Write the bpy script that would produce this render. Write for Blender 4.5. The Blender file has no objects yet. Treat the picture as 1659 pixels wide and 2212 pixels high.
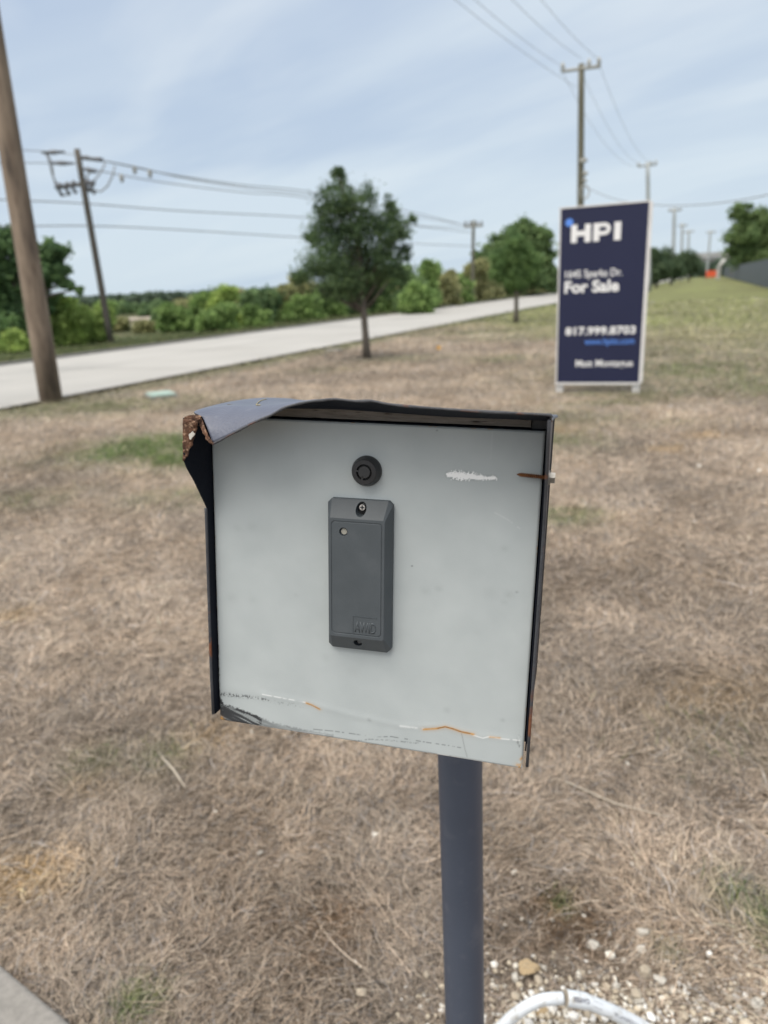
import bpy, math, random
import numpy as np
from mathutils import Vector, Matrix

# ------------------------------------------------------------------ camera
F_PX = 1534.0; CX, CY = 829.5, 1106.0      # focal length and centre on a 1659 x 2212 grid
CAM_H = 1.45
def nrm(v): v = np.asarray(v, float); return v/np.linalg.norm(v)
def ray_c(x, y): return nrm([(x-CX)/F_PX, -(y-CY)/F_PX, -1.0])
def _hor(x): return 622-0.05*(x-829)
_up = nrm(np.cross(ray_c(1659, _hor(1659)), ray_c(0, _hor(0))))
if _up[1] < 0: _up = -_up
_R = nrm(np.cross([0, 0, -1.0], _up)); _F = np.cross(_up, _R)
M_CAM = np.array([_R, _F, _up])            # camera axes -> world axes
CAM = np.array([0, 0, CAM_H])

scene = bpy.context.scene
cam_d = bpy.data.cameras.new('camera'); cam = bpy.data.objects.new('camera', cam_d)
scene.collection.objects.link(cam)
mw = Matrix([list(M_CAM[i])+[CAM[i]] for i in range(3)]+[[0, 0, 0, 1]])
cam.matrix_world = mw
cam_d.sensor_fit = 'VERTICAL'; cam_d.sensor_height = 36; cam_d.sensor_width = 27
cam_d.lens = 36*F_PX/2212
cam_d.clip_start = 0.01; cam_d.clip_end = 5000
cam_d.dof.use_dof = True; cam_d.dof.focus_distance = 0.55
cam_d.dof.aperture_fstop = cam_d.lens/4.0
scene.camera = cam

# ------------------------------------------------------------------ sky, sun, exposure
SUN_AZ, SUN_EL = math.radians(226), math.radians(67)      # compass style: 0 = +Y, clockwise
w = bpy.data.worlds.new('World'); scene.world = w; w.use_nodes = True
nt = w.node_tree; nt.nodes.clear()
def N(t, **k):
    n = nt.nodes.new(t)
    for a, b in k.items(): setattr(n, a, b)
    return n
L = lambda a, b: nt.links.new(a, b)
out = N('ShaderNodeOutputWorld'); bg = N('ShaderNodeBackground'); bg.inputs['Strength'].default_value = 0.10
sky = N('ShaderNodeTexSky'); sky.sky_type = 'NISHITA'; sky.sun_disc = False
sky.sun_elevation = SUN_EL; sky.sun_rotation = SUN_AZ; sky.air_density = 1.0; sky.dust_density = 1.5
tc = N('ShaderNodeTexCoord'); sep = N('ShaderNodeSeparateXYZ'); L(tc.outputs['Generated'], sep.inputs[0])
def math_n(op, a, b=None, c=None):
    m = N('ShaderNodeMath', operation=op)
    for i, v in enumerate((a, b, c)):
        if v is None: continue
        if isinstance(v, (int, float)): m.inputs[i].default_value = v
        else: L(v, m.inputs[i])
    return m.outputs[0]
zc = math_n('ADD', math_n('MAXIMUM', sep.outputs[2], 0.0), 0.12)
comb = N('ShaderNodeCombineXYZ')
L(math_n('DIVIDE', sep.outputs[0], zc), comb.inputs[0]); L(math_n('DIVIDE', sep.outputs[1], zc), comb.inputs[1])
rot = N('ShaderNodeMapping'); L(comb.outputs[0], rot.inputs[0]); rot.inputs['Rotation'].default_value = (0, 0, math.radians(-132))
mp = N('ShaderNodeMapping'); L(rot.outputs[0], mp.inputs[0])
mp.inputs['Scale'].default_value = (0.42, 1.0, 1)
mp.inputs['Location'].default_value = (3.1, 1.7, 0)
nz = N('ShaderNodeTexNoise'); nz.inputs['Scale'].default_value = 0.55; nz.inputs['Detail'].default_value = 5
nz.inputs['Roughness'].default_value = 0.5; nz.inputs['Distortion'].default_value = 0.6
L(mp.outputs[0], nz.inputs['Vector'])
rp = N('ShaderNodeValToRGB'); L(nz.outputs['Fac'], rp.inputs[0])
rp.color_ramp.elements[0].position = 0.41; rp.color_ramp.elements[0].color = (5.1, 6.2, 7.85, 1)
rp.color_ramp.elements[1].position = 0.58; rp.color_ramp.elements[1].color = (7.0, 7.95, 8.9, 1)
# thin brighter streaks
mp2 = N('ShaderNodeMapping'); L(rot.outputs[0], mp2.inputs[0])
mp2.inputs['Scale'].default_value = (0.45, 1.25, 1)
nz2 = N('ShaderNodeTexNoise'); nz2.inputs['Scale'].default_value = 1.6; nz2.inputs['Detail'].default_value = 4; nz2.inputs['Distortion'].default_value = 0.4
L(mp2.outputs[0], nz2.inputs['Vector'])
st = N('ShaderNodeMapRange'); L(nz2.outputs['Fac'], st.inputs[0])
st.inputs[1].default_value = 0.50; st.inputs[2].default_value = 0.72; st.inputs[3].default_value = 0; st.inputs[4].default_value = 0.4
mxs = N('ShaderNodeMix', data_type='RGBA'); L(st.outputs[0], mxs.inputs['Factor']); L(rp.outputs[0], mxs.inputs['A'])
mxs.inputs['B'].default_value = (8.6, 9.2, 9.6, 1)
# pale band low over the horizon
hz = N('ShaderNodeMapRange'); L(sep.outputs[2], hz.inputs[0])
hz.inputs[1].default_value = 0.0; hz.inputs[2].default_value = 0.30; hz.inputs[3].default_value = 0.55; hz.inputs[4].default_value = 0.0
mxh = N('ShaderNodeMix', data_type='RGBA'); L(hz.outputs[0], mxh.inputs['Factor']); L(mxs.outputs['Result'], mxh.inputs['A'])
mxh.inputs['B'].default_value = (6.6, 7.9, 8.8, 1)
# brighter veil around the hidden sun, behind the camera
sd = (math.sin(SUN_AZ)*math.cos(SUN_EL), math.cos(SUN_AZ)*math.cos(SUN_EL), math.sin(SUN_EL))
dp = N('ShaderNodeVectorMath', operation='DOT_PRODUCT'); L(tc.outputs['Generated'], dp.inputs[0]); dp.inputs[1].default_value = sd
gl = N('ShaderNodeMapRange'); L(dp.outputs['Value'], gl.inputs[0])
gl.inputs[1].default_value = 0.55; gl.inputs[2].default_value = 1.0; gl.inputs[3].default_value = 0.0; gl.inputs[4].default_value = 1.0
vm = N('ShaderNodeMix', data_type='RGBA'); L(gl.outputs[0], vm.inputs['Factor']); L(mxh.outputs['Result'], vm.inputs['A']); vm.inputs['B'].default_value = (26, 24.6, 22.5, 1)
mxk = N('ShaderNodeMix', data_type='RGBA'); mxk.inputs['Factor'].default_value = 0.92
L(sky.outputs[0], mxk.inputs['A']); L(vm.outputs['Result'], mxk.inputs['B'])
L(mxk.outputs['Result'], bg.inputs['Color']); L(bg.outputs[0], out.inputs[0])

sun_d = bpy.data.lights.new('sun', 'SUN'); sun_d.energy = 2.7; sun_d.angle = math.radians(42); sun_d.color = (1, 0.94, 0.86)
sun = bpy.data.objects.new('sun', sun_d); scene.collection.objects.link(sun)
sun.rotation_euler = Vector(sd).to_track_quat('Z', 'Y').to_euler()
vs = scene.view_settings; vs.view_transform = 'Standard'; vs.look = 'None'; vs.exposure = 0.0; vs.gamma = 1

# ------------------------------------------------------------------ pixel helpers (photo measurements -> real places)
def ray(x, y): return M_CAM @ ray_c(x, y)
def gnd(x, y, z=0.0):
    r = ray(x, y); t = (z-CAM_H)/r[2]; return CAM+r*t
def at_y(x, y, Y):                    # point on the ray at forward distance Y
    r = ray(x, y); return CAM+r*(Y/r[1])
# faceplate frame, solved from its four corners in the photograph
def _ln(a, b): return np.cross(ray(*a), ray(*b))
_TL, _TR, _BL, _BR = (457, 900), (1178, 931), (475, 1556), (1126, 1660)
PX = nrm(np.cross(_ln(_TL, _TR), _ln(_BL, _BR))); PX *= np.sign(PX[0])
PY = nrm(np.cross(_ln(_TL, _BL), _ln(_TR, _BR))); PY *= np.sign(PY[2])
_m = PX @ PY; PX, PY = nrm(PX-PY*_m/2), nrm(PY-PX*_m/2)
PN = nrm(np.cross(PX, PY)); PY = np.cross(PN, PX)
P0 = CAM+ray(815, 1280)*0.55
def pl(x, y, wz=0.0):                 # photo point -> (u, v, w) in the faceplate frame at depth w
    r = ray(x, y); t = ((P0-CAM) @ PN+wz)/(r @ PN); q = CAM+r*t-P0
    return np.array([q @ PX, q @ PY, wz])
T_BOX = Matrix([[PX[i], PY[i], PN[i], P0[i]] for i in range(3)]+[[0, 0, 0, 1]])

# ------------------------------------------------------------------ object helpers
col = scene.collection
def tag(o, label=None, cat=None, group=None, kind=None):
    if label: o['label'] = label
    if cat: o['category'] = cat
    if group: o['group'] = group
    if kind: o['kind'] = kind
    return o
def empty(name, loc=(0, 0, 0), rz=0):
    o = bpy.data.objects.new(name, None); o.location = loc; o.rotation_euler = (0, 0, rz)
    o.empty_display_size = 0.1; col.objects.link(o); return o
class MB:
    def __init__(s): s.v = []; s.f = []; s.sm = []; s.c = []
    def add(s, vs_, fs, smooth=False, colr=None):
        b = len(s.v); s.v += [tuple(map(float, p)) for p in vs_]; s.f += [tuple(i+b for i in f) for f in fs]
        s.sm += [smooth]*len(fs); s.c += [colr or (1, 1, 1)]*len(vs_); return s
    def box(s, c, d, rz=0, M=None):
        cx, cy, cz = c; x, y, z = d[0]/2, d[1]/2, d[2]/2
        P = [(-x, -y, -z), (x, -y, -z), (x, y, -z), (-x, y, -z), (-x, -y, z), (x, -y, z), (x, y, z), (-x, y, z)]
        ca, sa = math.cos(rz), math.sin(rz)
        P = [(p[0]*ca-p[1]*sa+cx, p[0]*sa+p[1]*ca+cy, p[2]+cz) for p in P]
        if M is not None: P = [tuple(M @ Vector(p)) for p in P]
        return s.add(P, [(0, 3, 2, 1), (4, 5, 6, 7), (0, 1, 5, 4), (1, 2, 6, 5), (2, 3, 7, 6), (3, 0, 4, 7)])
    def tube(s, pts, rad, seg=12, caps=True):
        pts = [Vector(p) for p in pts]; n = len(pts)
        if not hasattr(rad, '__len__'): rad = [rad]*n
        vs_, fs = [], []; up = Vector((0.13, 0.31, 0.94)).normalized(); prev = None
        for i, p in enumerate(pts):
            t = (pts[min(i+1, n-1)]-pts[max(i-1, 0)]).normalized()
            if prev is None:
                a = t.cross(up)
                if a.length < 0.2: a = t.cross(Vector((1, 0, 0)))
                a.normalize()
            else: a = (prev-t*prev.dot(t)).normalized()
            prev = a; b = t.cross(a)
            for k in range(seg):
                th = 2*math.pi*k/seg; vs_.append(p+(a*math.cos(th)+b*math.sin(th))*rad[i])
        for i in range(n-1):
            for k in range(seg):
                k2 = (k+1) % seg; fs.append((i*seg+k, i*seg+k2, (i+1)*seg+k2, (i+1)*seg+k))
        s.add(vs_, fs, True)
        if caps:
            b = len(s.v)-len(vs_)
            s.f.append(tuple(b+k for k in range(seg))[::-1]); s.sm.append(False)
            s.f.append(tuple(b+(n-1)*seg+k for k in range(seg))); s.sm.append(False)
        return s
    def prism(s, poly, z0, z1):           # polygon (x,y) ccw extruded in z
        n = len(poly); vs_ = [(p[0], p[1], z0) for p in poly]+[(p[0], p[1], z1) for p in poly]
        fs = [tuple(range(n))[::-1], tuple(range(n, 2*n))]+[(i, (i+1) % n, n+(i+1) % n, n+i) for i in range(n)]
        return s.add(vs_, fs)
    def build(s, name, mat, parent=None, mtx=None, vcol=False):
        me = bpy.data.meshes.new(name); me.from_pydata(s.v, [], s.f); me.update()
        me.polygons.foreach_set('use_smooth', s.sm)
        if vcol:
            a = me.color_attributes.new('tint', 'FLOAT_COLOR', 'POINT')
            a.data.foreach_set('color', np.hstack([np.array(s.c), np.ones((len(s.c), 1))]).ravel())
        return link(name, me, mat, parent, mtx)
def link(name, me, mat, parent=None, mtx=None):
    if mat and not me.materials: me.materials.append(mat)
    o = bpy.data.objects.new(name, me); col.objects.link(o)
    if parent: o.parent = parent
    if mtx is not None: o.matrix_local = mtx
    return o
def np_mesh(name, V, Fq, C=None, attr='tint', smooth=False):
    me = bpy.data.meshes.new(name); V = np.asarray(V, np.float32); Fq = np.asarray(Fq, np.int32); k = Fq.shape[1]
    me.vertices.add(len(V)); me.vertices.foreach_set('co', V.ravel())
    me.loops.add(Fq.size); me.loops.foreach_set('vertex_index', Fq.ravel())
    me.polygons.add(len(Fq)); me.polygons.foreach_set('loop_start', np.arange(0, Fq.size, k, dtype=np.int32))
    me.polygons.foreach_set('use_smooth', np.full(len(Fq), smooth))
    me.update(calc_edges=True)
    if C is not None:
        a = me.color_attributes.new(attr, 'FLOAT_COLOR', 'POINT')
        a.data.foreach_set('color', np.hstack([C, np.ones((len(C), 1))]).astype(np.float32).ravel())
    return me
def copy_tree(o, parent=None):
    c = o.copy(); col.objects.link(c); c.parent = parent
    for ch in list(o.children): copy_tree(ch, c)
    return c
def vnoise(x, y, seed=0, oct_=4, rough=0.5):     # value noise on arrays
    r = np.random.RandomState(seed); tot = np.zeros(np.shape(x)); amp = 1; s_ = 0
    x = np.asarray(x, float); y = np.asarray(y, float)
    for o in range(oct_):
        g = r.rand(64, 64); fx, fy = x*2**o+o*7.3, y*2**o+o*3.1
        ix, iy = np.floor(fx).astype(int), np.floor(fy).astype(int); tx, ty = fx-ix, fy-iy
        tx, ty = tx*tx*(3-2*tx), ty*ty*(3-2*ty)
        a = g[ix % 64, iy % 64]*(1-tx)+g[(ix+1) % 64, iy % 64]*tx
        b = g[ix % 64, (iy+1) % 64]*(1-tx)+g[(ix+1) % 64, (iy+1) % 64]*tx
        tot += amp*(a*(1-ty)+b*ty); s_ += amp; amp *= rough
    return tot/s_

# ------------------------------------------------------------------ materials
def mat(name, base, rough=0.6, metal=0.0, var=None, scale=8.0, detail=5, bump=0.0, bscale=None, stretch=(1, 1, 1),
        attr=None, spec=0.5, coat=0, mix2=None, mrange=(0.5, 0.62), mscale=20, translucent=0):
    m = bpy.data.materials.new(name); m.use_nodes = True; t = m.node_tree; t.nodes.clear()
    def NN(ty, **k):
        n = t.nodes.new(ty)
        for a, b in k.items(): setattr(n, a, b)
        return n
    LL = lambda a, b: t.links.new(a, b)
    o = NN('ShaderNodeOutputMaterial'); p = NN('ShaderNodeBsdfPrincipled')
    p.inputs['Roughness'].default_value = rough; p.inputs['Metallic'].default_value = metal
    p.inputs['Specular IOR Level'].default_value = spec; p.inputs['Coat Weight'].default_value = coat
    p.inputs['Base Color'].default_value = (*base, 1)
    c = NN('ShaderNodeTexCoord'); mpn = NN('ShaderNodeMapping'); LL(c.outputs['Object'], mpn.inputs[0])
    mpn.inputs['Scale'].default_value = stretch
    src = None
    if attr:
        at_ = NN('ShaderNodeAttribute', attribute_name=attr); src = at_.outputs['Color']
    if var:
        n1 = NN('ShaderNodeTexNoise'); n1.inputs['Scale'].default_value = scale; n1.inputs['Detail'].default_value = detail
        LL(mpn.outputs[0], n1.inputs['Vector'])
        mr = NN('ShaderNodeMapRange'); LL(n1.outputs['Fac'], mr.inputs[0])
        mr.inputs[1].default_value = 0.3; mr.inputs[2].default_value = 0.7
        mx = NN('ShaderNodeMix', data_type='RGBA'); LL(mr.outputs[0], mx.inputs['Factor'])
        if attr:
            mx.blend_type = 'MULTIPLY'; mx.inputs['Factor'].default_value = 1
            for l_ in list(t.links):
                if l_.to_socket == mx.inputs['Factor']: t.links.remove(l_)
            rr = NN('ShaderNodeMix', data_type='RGBA'); LL(mr.outputs[0], rr.inputs['Factor'])
            rr.inputs['A'].default_value = (*base, 1); rr.inputs['B'].default_value = (*var, 1)
            LL(src, mx.inputs['A']); LL(rr.outputs['Result'], mx.inputs['B']); src = mx.outputs['Result']
        else:
            mx.inputs['A'].default_value = (*base, 1); mx.inputs['B'].default_value = (*var, 1); src = mx.outputs['Result']
    if mix2:
        n2 = NN('ShaderNodeTexNoise'); n2.inputs['Scale'].default_value = mscale; n2.inputs['Detail'].default_value = 6
        LL(mpn.outputs[0], n2.inputs['Vector'])
        mr2 = NN('ShaderNodeMapRange'); LL(n2.outputs['Fac'], mr2.inputs[0])
        mr2.inputs[1].default_value = mrange[0]; mr2.inputs[2].default_value = mrange[1]
        m2 = NN('ShaderNodeMix', data_type='RGBA'); LL(mr2.outputs[0], m2.inputs['Factor'])
        if src is not None: LL(src, m2.inputs['A'])
        else: m2.inputs['A'].default_value = (*base, 1)
        m2.inputs['B'].default_value = (*mix2, 1); src = m2.outputs['Result']
    if src is not None: LL(src, p.inputs['Base Color'])
    if bump:
        n3 = NN('ShaderNodeTexNoise'); n3.inputs['Scale'].default_value = bscale or scale*3; n3.inputs['Detail'].default_value = 6
        LL(mpn.outputs[0], n3.inputs['Vector'])
        bp = NN('ShaderNodeBump'); bp.inputs['Strength'].default_value = min(bump, 1); bp.inputs['Distance'].default_value = 0.002 if bump <= 1 else bump*0.01
        LL(n3.outputs['Fac'], bp.inputs['Height']); LL(bp.outputs[0], p.inputs['Normal'])
    if translucent:
        tr = NN('ShaderNodeBsdfTranslucent'); ms = NN('ShaderNodeMixShader'); ms.inputs[0].default_value = translucent
        if src is not None: LL(src, tr.inputs[0])
        else: tr.inputs[0].default_value = (*base, 1)
        LL(p.outputs[0], ms.inputs[1]); LL(tr.outputs[0], ms.inputs[2]); LL(ms.outputs[0], o.inputs[0])
    else: LL(p.outputs[0], o.inputs[0])
    return m
M = {}
M['leaf'] = mat('leaf', (1.05, 1.05, 1.1), 0.7, var=(1.5, 1.45, 1.4), scale=1.5, attr='tint', spec=0.2, translucent=0.42)
M['bark'] = mat('bark', (0.10, 0.085, 0.07), 0.9, var=(0.18, 0.155, 0.13), scale=14, stretch=(1, 1, .25), bump=1)
M['straw'] = mat('straw', (0.85, 0.85, 0.85), 0.7, var=(1.15, 1.12, 1.1), scale=5, attr='tint', spec=0.25, translucent=0.15)
M['concrete_road'] = mat('concrete_road', (0.345, 0.335, 0.315), 0.85, var=(0.39, 0.38, 0.36), scale=0.35, bump=.4, bscale=40,
                         mix2=(0.30, 0.295, 0.28), mrange=(0.54, 0.7), mscale=0.22)
M['concrete'] = mat('concrete', (0.19, 0.18, 0.165), 0.9, var=(0.26, 0.245, 0.225), scale=60, bump=1, bscale=250, mix2=(0.2, 0.19, 0.17), mrange=(0.55, 0.7), mscale=160)
M['wood_pole'] = mat('wood_pole', (0.125, 0.092, 0.068), 0.9, var=(0.30, 0.235, 0.175), scale=4, stretch=(2.5, 2.5, .5), bump=1, bscale=60,
                     mix2=(0.085, 0.065, 0.05), mrange=(0.50, 0.64), mscale=2.0)
M['pole_far'] = mat('pole_far', (0.065, 0.058, 0.05), 0.9, var=(0.105, 0.095, 0.08), scale=3, stretch=(2, 2, .3))
M['pole_olive'] = mat('pole_olive', (0.095, 0.092, 0.068), 0.9, var=(0.16, 0.152, 0.115), scale=3, stretch=(2, 2, .3))
M['pole_pale'] = mat('pole_pale', (0.30, 0.32, 0.33), 0.8, var=(0.38, 0.40, 0.40), scale=3, stretch=(2, 2, .3))
M['wire'] = mat('wire', (0.22, 0.23, 0.24), 0.6, var=(0.27, 0.28, 0.29), scale=2)
M['insulator'] = mat('insulator', (0.07, 0.075, 0.08), 0.4, var=(0.13, 0.13, 0.14), scale=10)
M['arm'] = mat('arm', (0.30, 0.30, 0.28), 0.8, var=(0.4, 0.4, 0.38), scale=5)
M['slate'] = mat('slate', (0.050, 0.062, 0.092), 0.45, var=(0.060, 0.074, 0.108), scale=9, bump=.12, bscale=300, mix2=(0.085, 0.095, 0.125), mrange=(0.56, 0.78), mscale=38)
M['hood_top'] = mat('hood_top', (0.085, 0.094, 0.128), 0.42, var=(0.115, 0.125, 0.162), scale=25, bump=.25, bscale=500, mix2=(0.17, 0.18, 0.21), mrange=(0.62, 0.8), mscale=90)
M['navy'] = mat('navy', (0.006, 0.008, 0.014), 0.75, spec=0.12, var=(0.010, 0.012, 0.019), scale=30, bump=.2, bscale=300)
M['edge'] = mat('edge', (0.035, 0.038, 0.046), 0.6, var=(0.06, 0.062, 0.07), scale=60, mix2=(0.15, 0.055, 0.025), mrange=(0.555, 0.64), mscale=45, bump=.5, bscale=400)
M['rust'] = mat('rust', (0.05, 0.025, 0.016), 0.9, var=(0.15, 0.07, 0.038), scale=170, bump=1, bscale=420, mix2=(0.36, 0.23, 0.15), mrange=(0.56, 0.70), mscale=330)
M['weathered'] = mat('weathered', (0.15, 0.135, 0.118), 0.8, var=(0.24, 0.22, 0.20), scale=60, stretch=(1, 9, 1), mix2=(0.035, 0.03, 0.026), mrange=(0.6, 0.7), mscale=50, bump=.6, bscale=200)
M['weathered_dark'] = mat('weathered_dark', (0.06, 0.06, 0.06), 0.8, var=(0.09, 0.09, 0.09), scale=90)
M['reader'] = mat('reader', (0.055, 0.066, 0.075), 0.55, var=(0.066, 0.078, 0.088), scale=60, bump=.1, bscale=1100, mix2=(0.08, 0.09, 0.10), mrange=(0.62, 0.85), mscale=55)
M['black_plastic'] = mat('black_plastic', (0.012, 0.0125, 0.014), 0.42, var=(0.02, 0.02, 0.022), scale=80)
M['barrel'] = mat('barrel', (0.022, 0.023, 0.025), 0.35, var=(0.032, 0.033, 0.035), scale=80)
M['recess_shade'] = mat('recess_shade', (0.006, 0.006, 0.006), 0.7, var=(0.01, 0.01, 0.01), scale=80)  # near-black colour standing in for the shade inside small recesses
M['bright_steel'] = mat('bright_steel', (0.6, 0.6, 0.6), 0.28, 0.9, var=(0.75, 0.75, 0.75), scale=120)
M['zinc'] = mat('zinc', (0.24, 0.23, 0.21), 0.45, 0.75, var=(0.42, 0.41, 0.39), scale=200)
M['rust_screw'] = mat('rust_screw', (0.13, 0.045, 0.015), 0.85, var=(0.24, 0.10, 0.035), scale=300, bump=1, bscale=600)
M['led'] = mat('led', (0.30, 0.29, 0.25), 0.35, var=(0.34, 0.33, 0.29), scale=100)
M['white_chip'] = mat('white_chip', (0.55, 0.53, 0.48), 0.8, var=(0.38, 0.35, 0.31), scale=200)
M['white_paint'] = mat('white_paint', (0.62, 0.61, 0.60), 0.55, var=(0.72, 0.71, 0.70), scale=4)
M['sign_navy'] = mat('sign_navy', (0.012, 0.0155, 0.050), 0.5, var=(0.014, 0.0175, 0.055), scale=2, spec=0.4)
M['sign_white'] = mat('sign_white', (0.82, 0.82, 0.82), 0.5, var=(0.78, 0.78, 0.78), scale=6)
M['sign_blue'] = mat('sign_blue', (0.09, 0.25, 0.75), 0.5, var=(0.11, 0.28, 0.8), scale=6)
M['pvc'] = mat('pvc', (0.60, 0.64, 0.68), 0.35, var=(0.68, 0.71, 0.74), scale=12, mix2=(0.36, 0.33, 0.28), mrange=(0.55, 0.78), mscale=45)
M['ink'] = mat('ink', (0.05, 0.055, 0.08), 0.6, var=(0.14, 0.14, 0.18), scale=300)
M['limestone'] = mat('limestone', (0.62, 0.57, 0.49), 0.9, var=(0.78, 0.75, 0.68), scale=30, bump=1, bscale=120)
M['limestone_warm'] = mat('limestone_warm', (0.42, 0.29, 0.15), 0.9, var=(0.66, 0.52, 0.33), scale=30, bump=1, bscale=120)
M['gravel'] = mat('gravel', (0.9, 0.9, 0.9), 0.9, var=(1.1, 1.1, 1.1), scale=60, attr='tint')
M['lid'] = mat('lid', (0.27, 0.37, 0.32), 0.7, var=(0.34, 0.44, 0.39), scale=8)
M['fence'] = mat('fence', (0.06, 0.075, 0.09), 0.6, var=(0.09, 0.105, 0.125), scale=1.5)
M['orange'] = mat('orange', (0.85, 0.13, 0.05), 0.6, var=(0.7, 0.10, 0.04), scale=2)
M['bridge'] = mat('bridge', (0.40, 0.39, 0.37), 0.85, var=(0.5, 0.49, 0.47), scale=.4)
M['bridge_dark'] = mat('bridge_dark', (0.17, 0.165, 0.155), 0.85, var=(0.22, 0.21, 0.2), scale=.4)
M['stick'] = mat('stick', (0.34, 0.29, 0.23), 0.8, var=(0.45, 0.40, 0.33), scale=30)

# ------------------------------------------------------------------ ground, road, slab
VP = ray(1565, 585); rdir = nrm([VP[0], VP[1], 0]); rperp = np.array([-rdir[1], rdir[0], 0])   # perp points left/away
rn0 = gnd(0, 887.5); rf0 = gnd(0, 793.8)
road_w = (rf0-rn0) @ rperp
def road_s(x, y): return (np.asarray(x)-rn0[0])*rperp[0]+(np.asarray(y)-rn0[1])*rperp[1]   # 0 at near edge, road_w at far edge
GREEN = [  # (px, py) of green patches in the grass, radii in metres, strength
    (350, 965, .75, .38, 1.9), (265, 980, .5, .26, 1.3), (385, 985, .4, .3, 1.5), (200, 880, 1.6, .5, .7), (300, 868, 1.2, .4, .55), (390, 1075, .4, .18, .5),
    (1235, 1118, .17, .10, 1.5), (1090, 775, .8, .5, .65), (870, 775, 1.2, .5, .5), (1230, 950, .35, .3, .5), (1240, 905, .6, .4, .4),
    (1500, 800, 2.2, 1.2, .7), (1640, 830, 1.5, .7, .6), (1450, 850, .8, .3, .6), (1000, 720, 2.2, .8, .6), (1300, 850, .9, .2, .45),
    (345, 1640, .10, .06, .4), (210, 1640, .10, .06, .35), (1100, 730, 2.0, .8, .5), (1330, 870, .9, .2, .5), (1560, 760, 2.5, 1.5, .6), (285, 2182, .05, .03, 1.0), (1655, 1985, .06, .05, .9),
    (1590, 1945, .06, .05, .6), (1210, 1950, .03, .02, .5), (1425, 2055, .02, .02, .6), (60, 1080, .5, .2, .35), (1430, 915, .5, .2, .25),
    (90, 1000, .4, .15, .3), (1540, 1600, .2, .1, .2), (700, 800, .8, .3, .4)]
BROWN = [(720, 2000, .10, .08, 1.2), (1200, 1985, .16, .07, 1.3), (1150, 2040, .1, .04, 1.0), (1130, 1880, .18, .1, .6), (500, 1880, .12, .2, .4), (1500, 1560, .3, .15, .4),
         (1250, 1240, .5, .3, .3), (900, 1720, .15, .08, .35), (1480, 1720, .2, .1, .3), (150, 1250, .5, .2, .3), (590, 1980, .1, .1, .4)]
GOLD = [(50, 1900, .14, .06, .9), (200, 1700, .1, .05, .3), (1440, 970, .2, .08, .6), (1530, 940, .2, .1, .5), (1215, 930, .15, .1, .5),
        (460, 1590, .12, .05, .4), (30, 1330, .12, .06, .6), (1560, 1500, .3, .1, .25)]
def patch(x, y, lst):
    tot = np.zeros(np.shape(x))
    for px, py, rx, ry, s_ in lst:
        g = gnd(px, py); rx *= 1.0; d2 = ((x-g[0])/rx)**2+((y-g[1])/(ry*1.6))**2
        tot = np.maximum(tot, s_*np.exp(-d2))
    return tot
STRAW = np.array([0.282, 0.231, 0.182]); GRN = np.array([0.085, 0.115, 0.04]); LAWN = np.array([0.185, 0.205, 0.085])
BRN = np.array([0.13, 0.092, 0.062]); GLD = np.array([0.36, 0.245, 0.11]); VERGE = np.array([0.075, 0.095, 0.04])
def ground_colour(x, y):
    s_ = road_s(x, y); n1 = vnoise(x*.9+20, y*.9+20, 3, 5, .6); n2 = vnoise(x*.25+9, y*.25+9, 5, 4)
    c = STRAW[None, :]*(0.45+1.1*n1[:, None])
    c = c*(.78+.44*vnoise(x*4.5+3, y*4.5, 6, 4, .6)[:, None]); warm = vnoise(x*3.1, y*3.1, 8, 3)[:, None]; c = c*(1+(warm-.5)*np.array([.16, .08, -.04]))
    b = (patch(x, y, BROWN)*1.15*np.clip(vnoise(x*14, y*14, 21, 3)*1.6-.1, .2, 1))[:, None]; c = c*(1-np.clip(b, 0, 1))+BRN*np.clip(b, 0, 1)
    g_ = patch(x, y, GOLD)[:, None]*.8; c = c*(1-g_)+GLD*g_
    g = patch(x, y, GREEN)*1.2*np.clip(vnoise(x*6, y*6, 17, 3)*1.9-.25, 0.1, 1)
    # a thin green fringe beside the road, greener towards the far right
    g = np.maximum(g, 0.75*np.exp(-((s_+.3)/.55)**2)*(.4+n2)*(y > 8))
    lawn = np.clip((np.hypot(x, y)-14-14*(n2-.5)-8*(n1-.5)-14*np.clip((6-x)/9, 0, 1.6))/12, 0, 1)*np.clip((x-1.5)/3, 0, 1)
    g2 = np.clip(lawn, 0, .95)[:, None]*(.75+.4*n1[:, None]); g2 = np.clip(g2, 0, 1)
    c = c*(1-g2)+LAWN*(.55+.5*n1[:, None]+.4*vnoise(x*.22+5, y*.5, 44, 4, .6)[:, None])*g2
    g = np.clip(g, 0, 1)[:, None]; c = c*(1-g)+GRN*(.8+.5*n1[:, None])*g
    far = np.clip((s_-road_w)/0.8+.6, 0, 1)[:, None]; vc = VERGE*(.7+.7*n1[:, None])
    dry = np.clip((s_-road_w-5)/6, 0, 1)[:, None]*np.clip(n2[:, None]*3-1, 0, 1); vc = vc*(1-dry)+np.array([.2, .18, .12])*dry
    return c*(1-far)+vc*far
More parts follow.
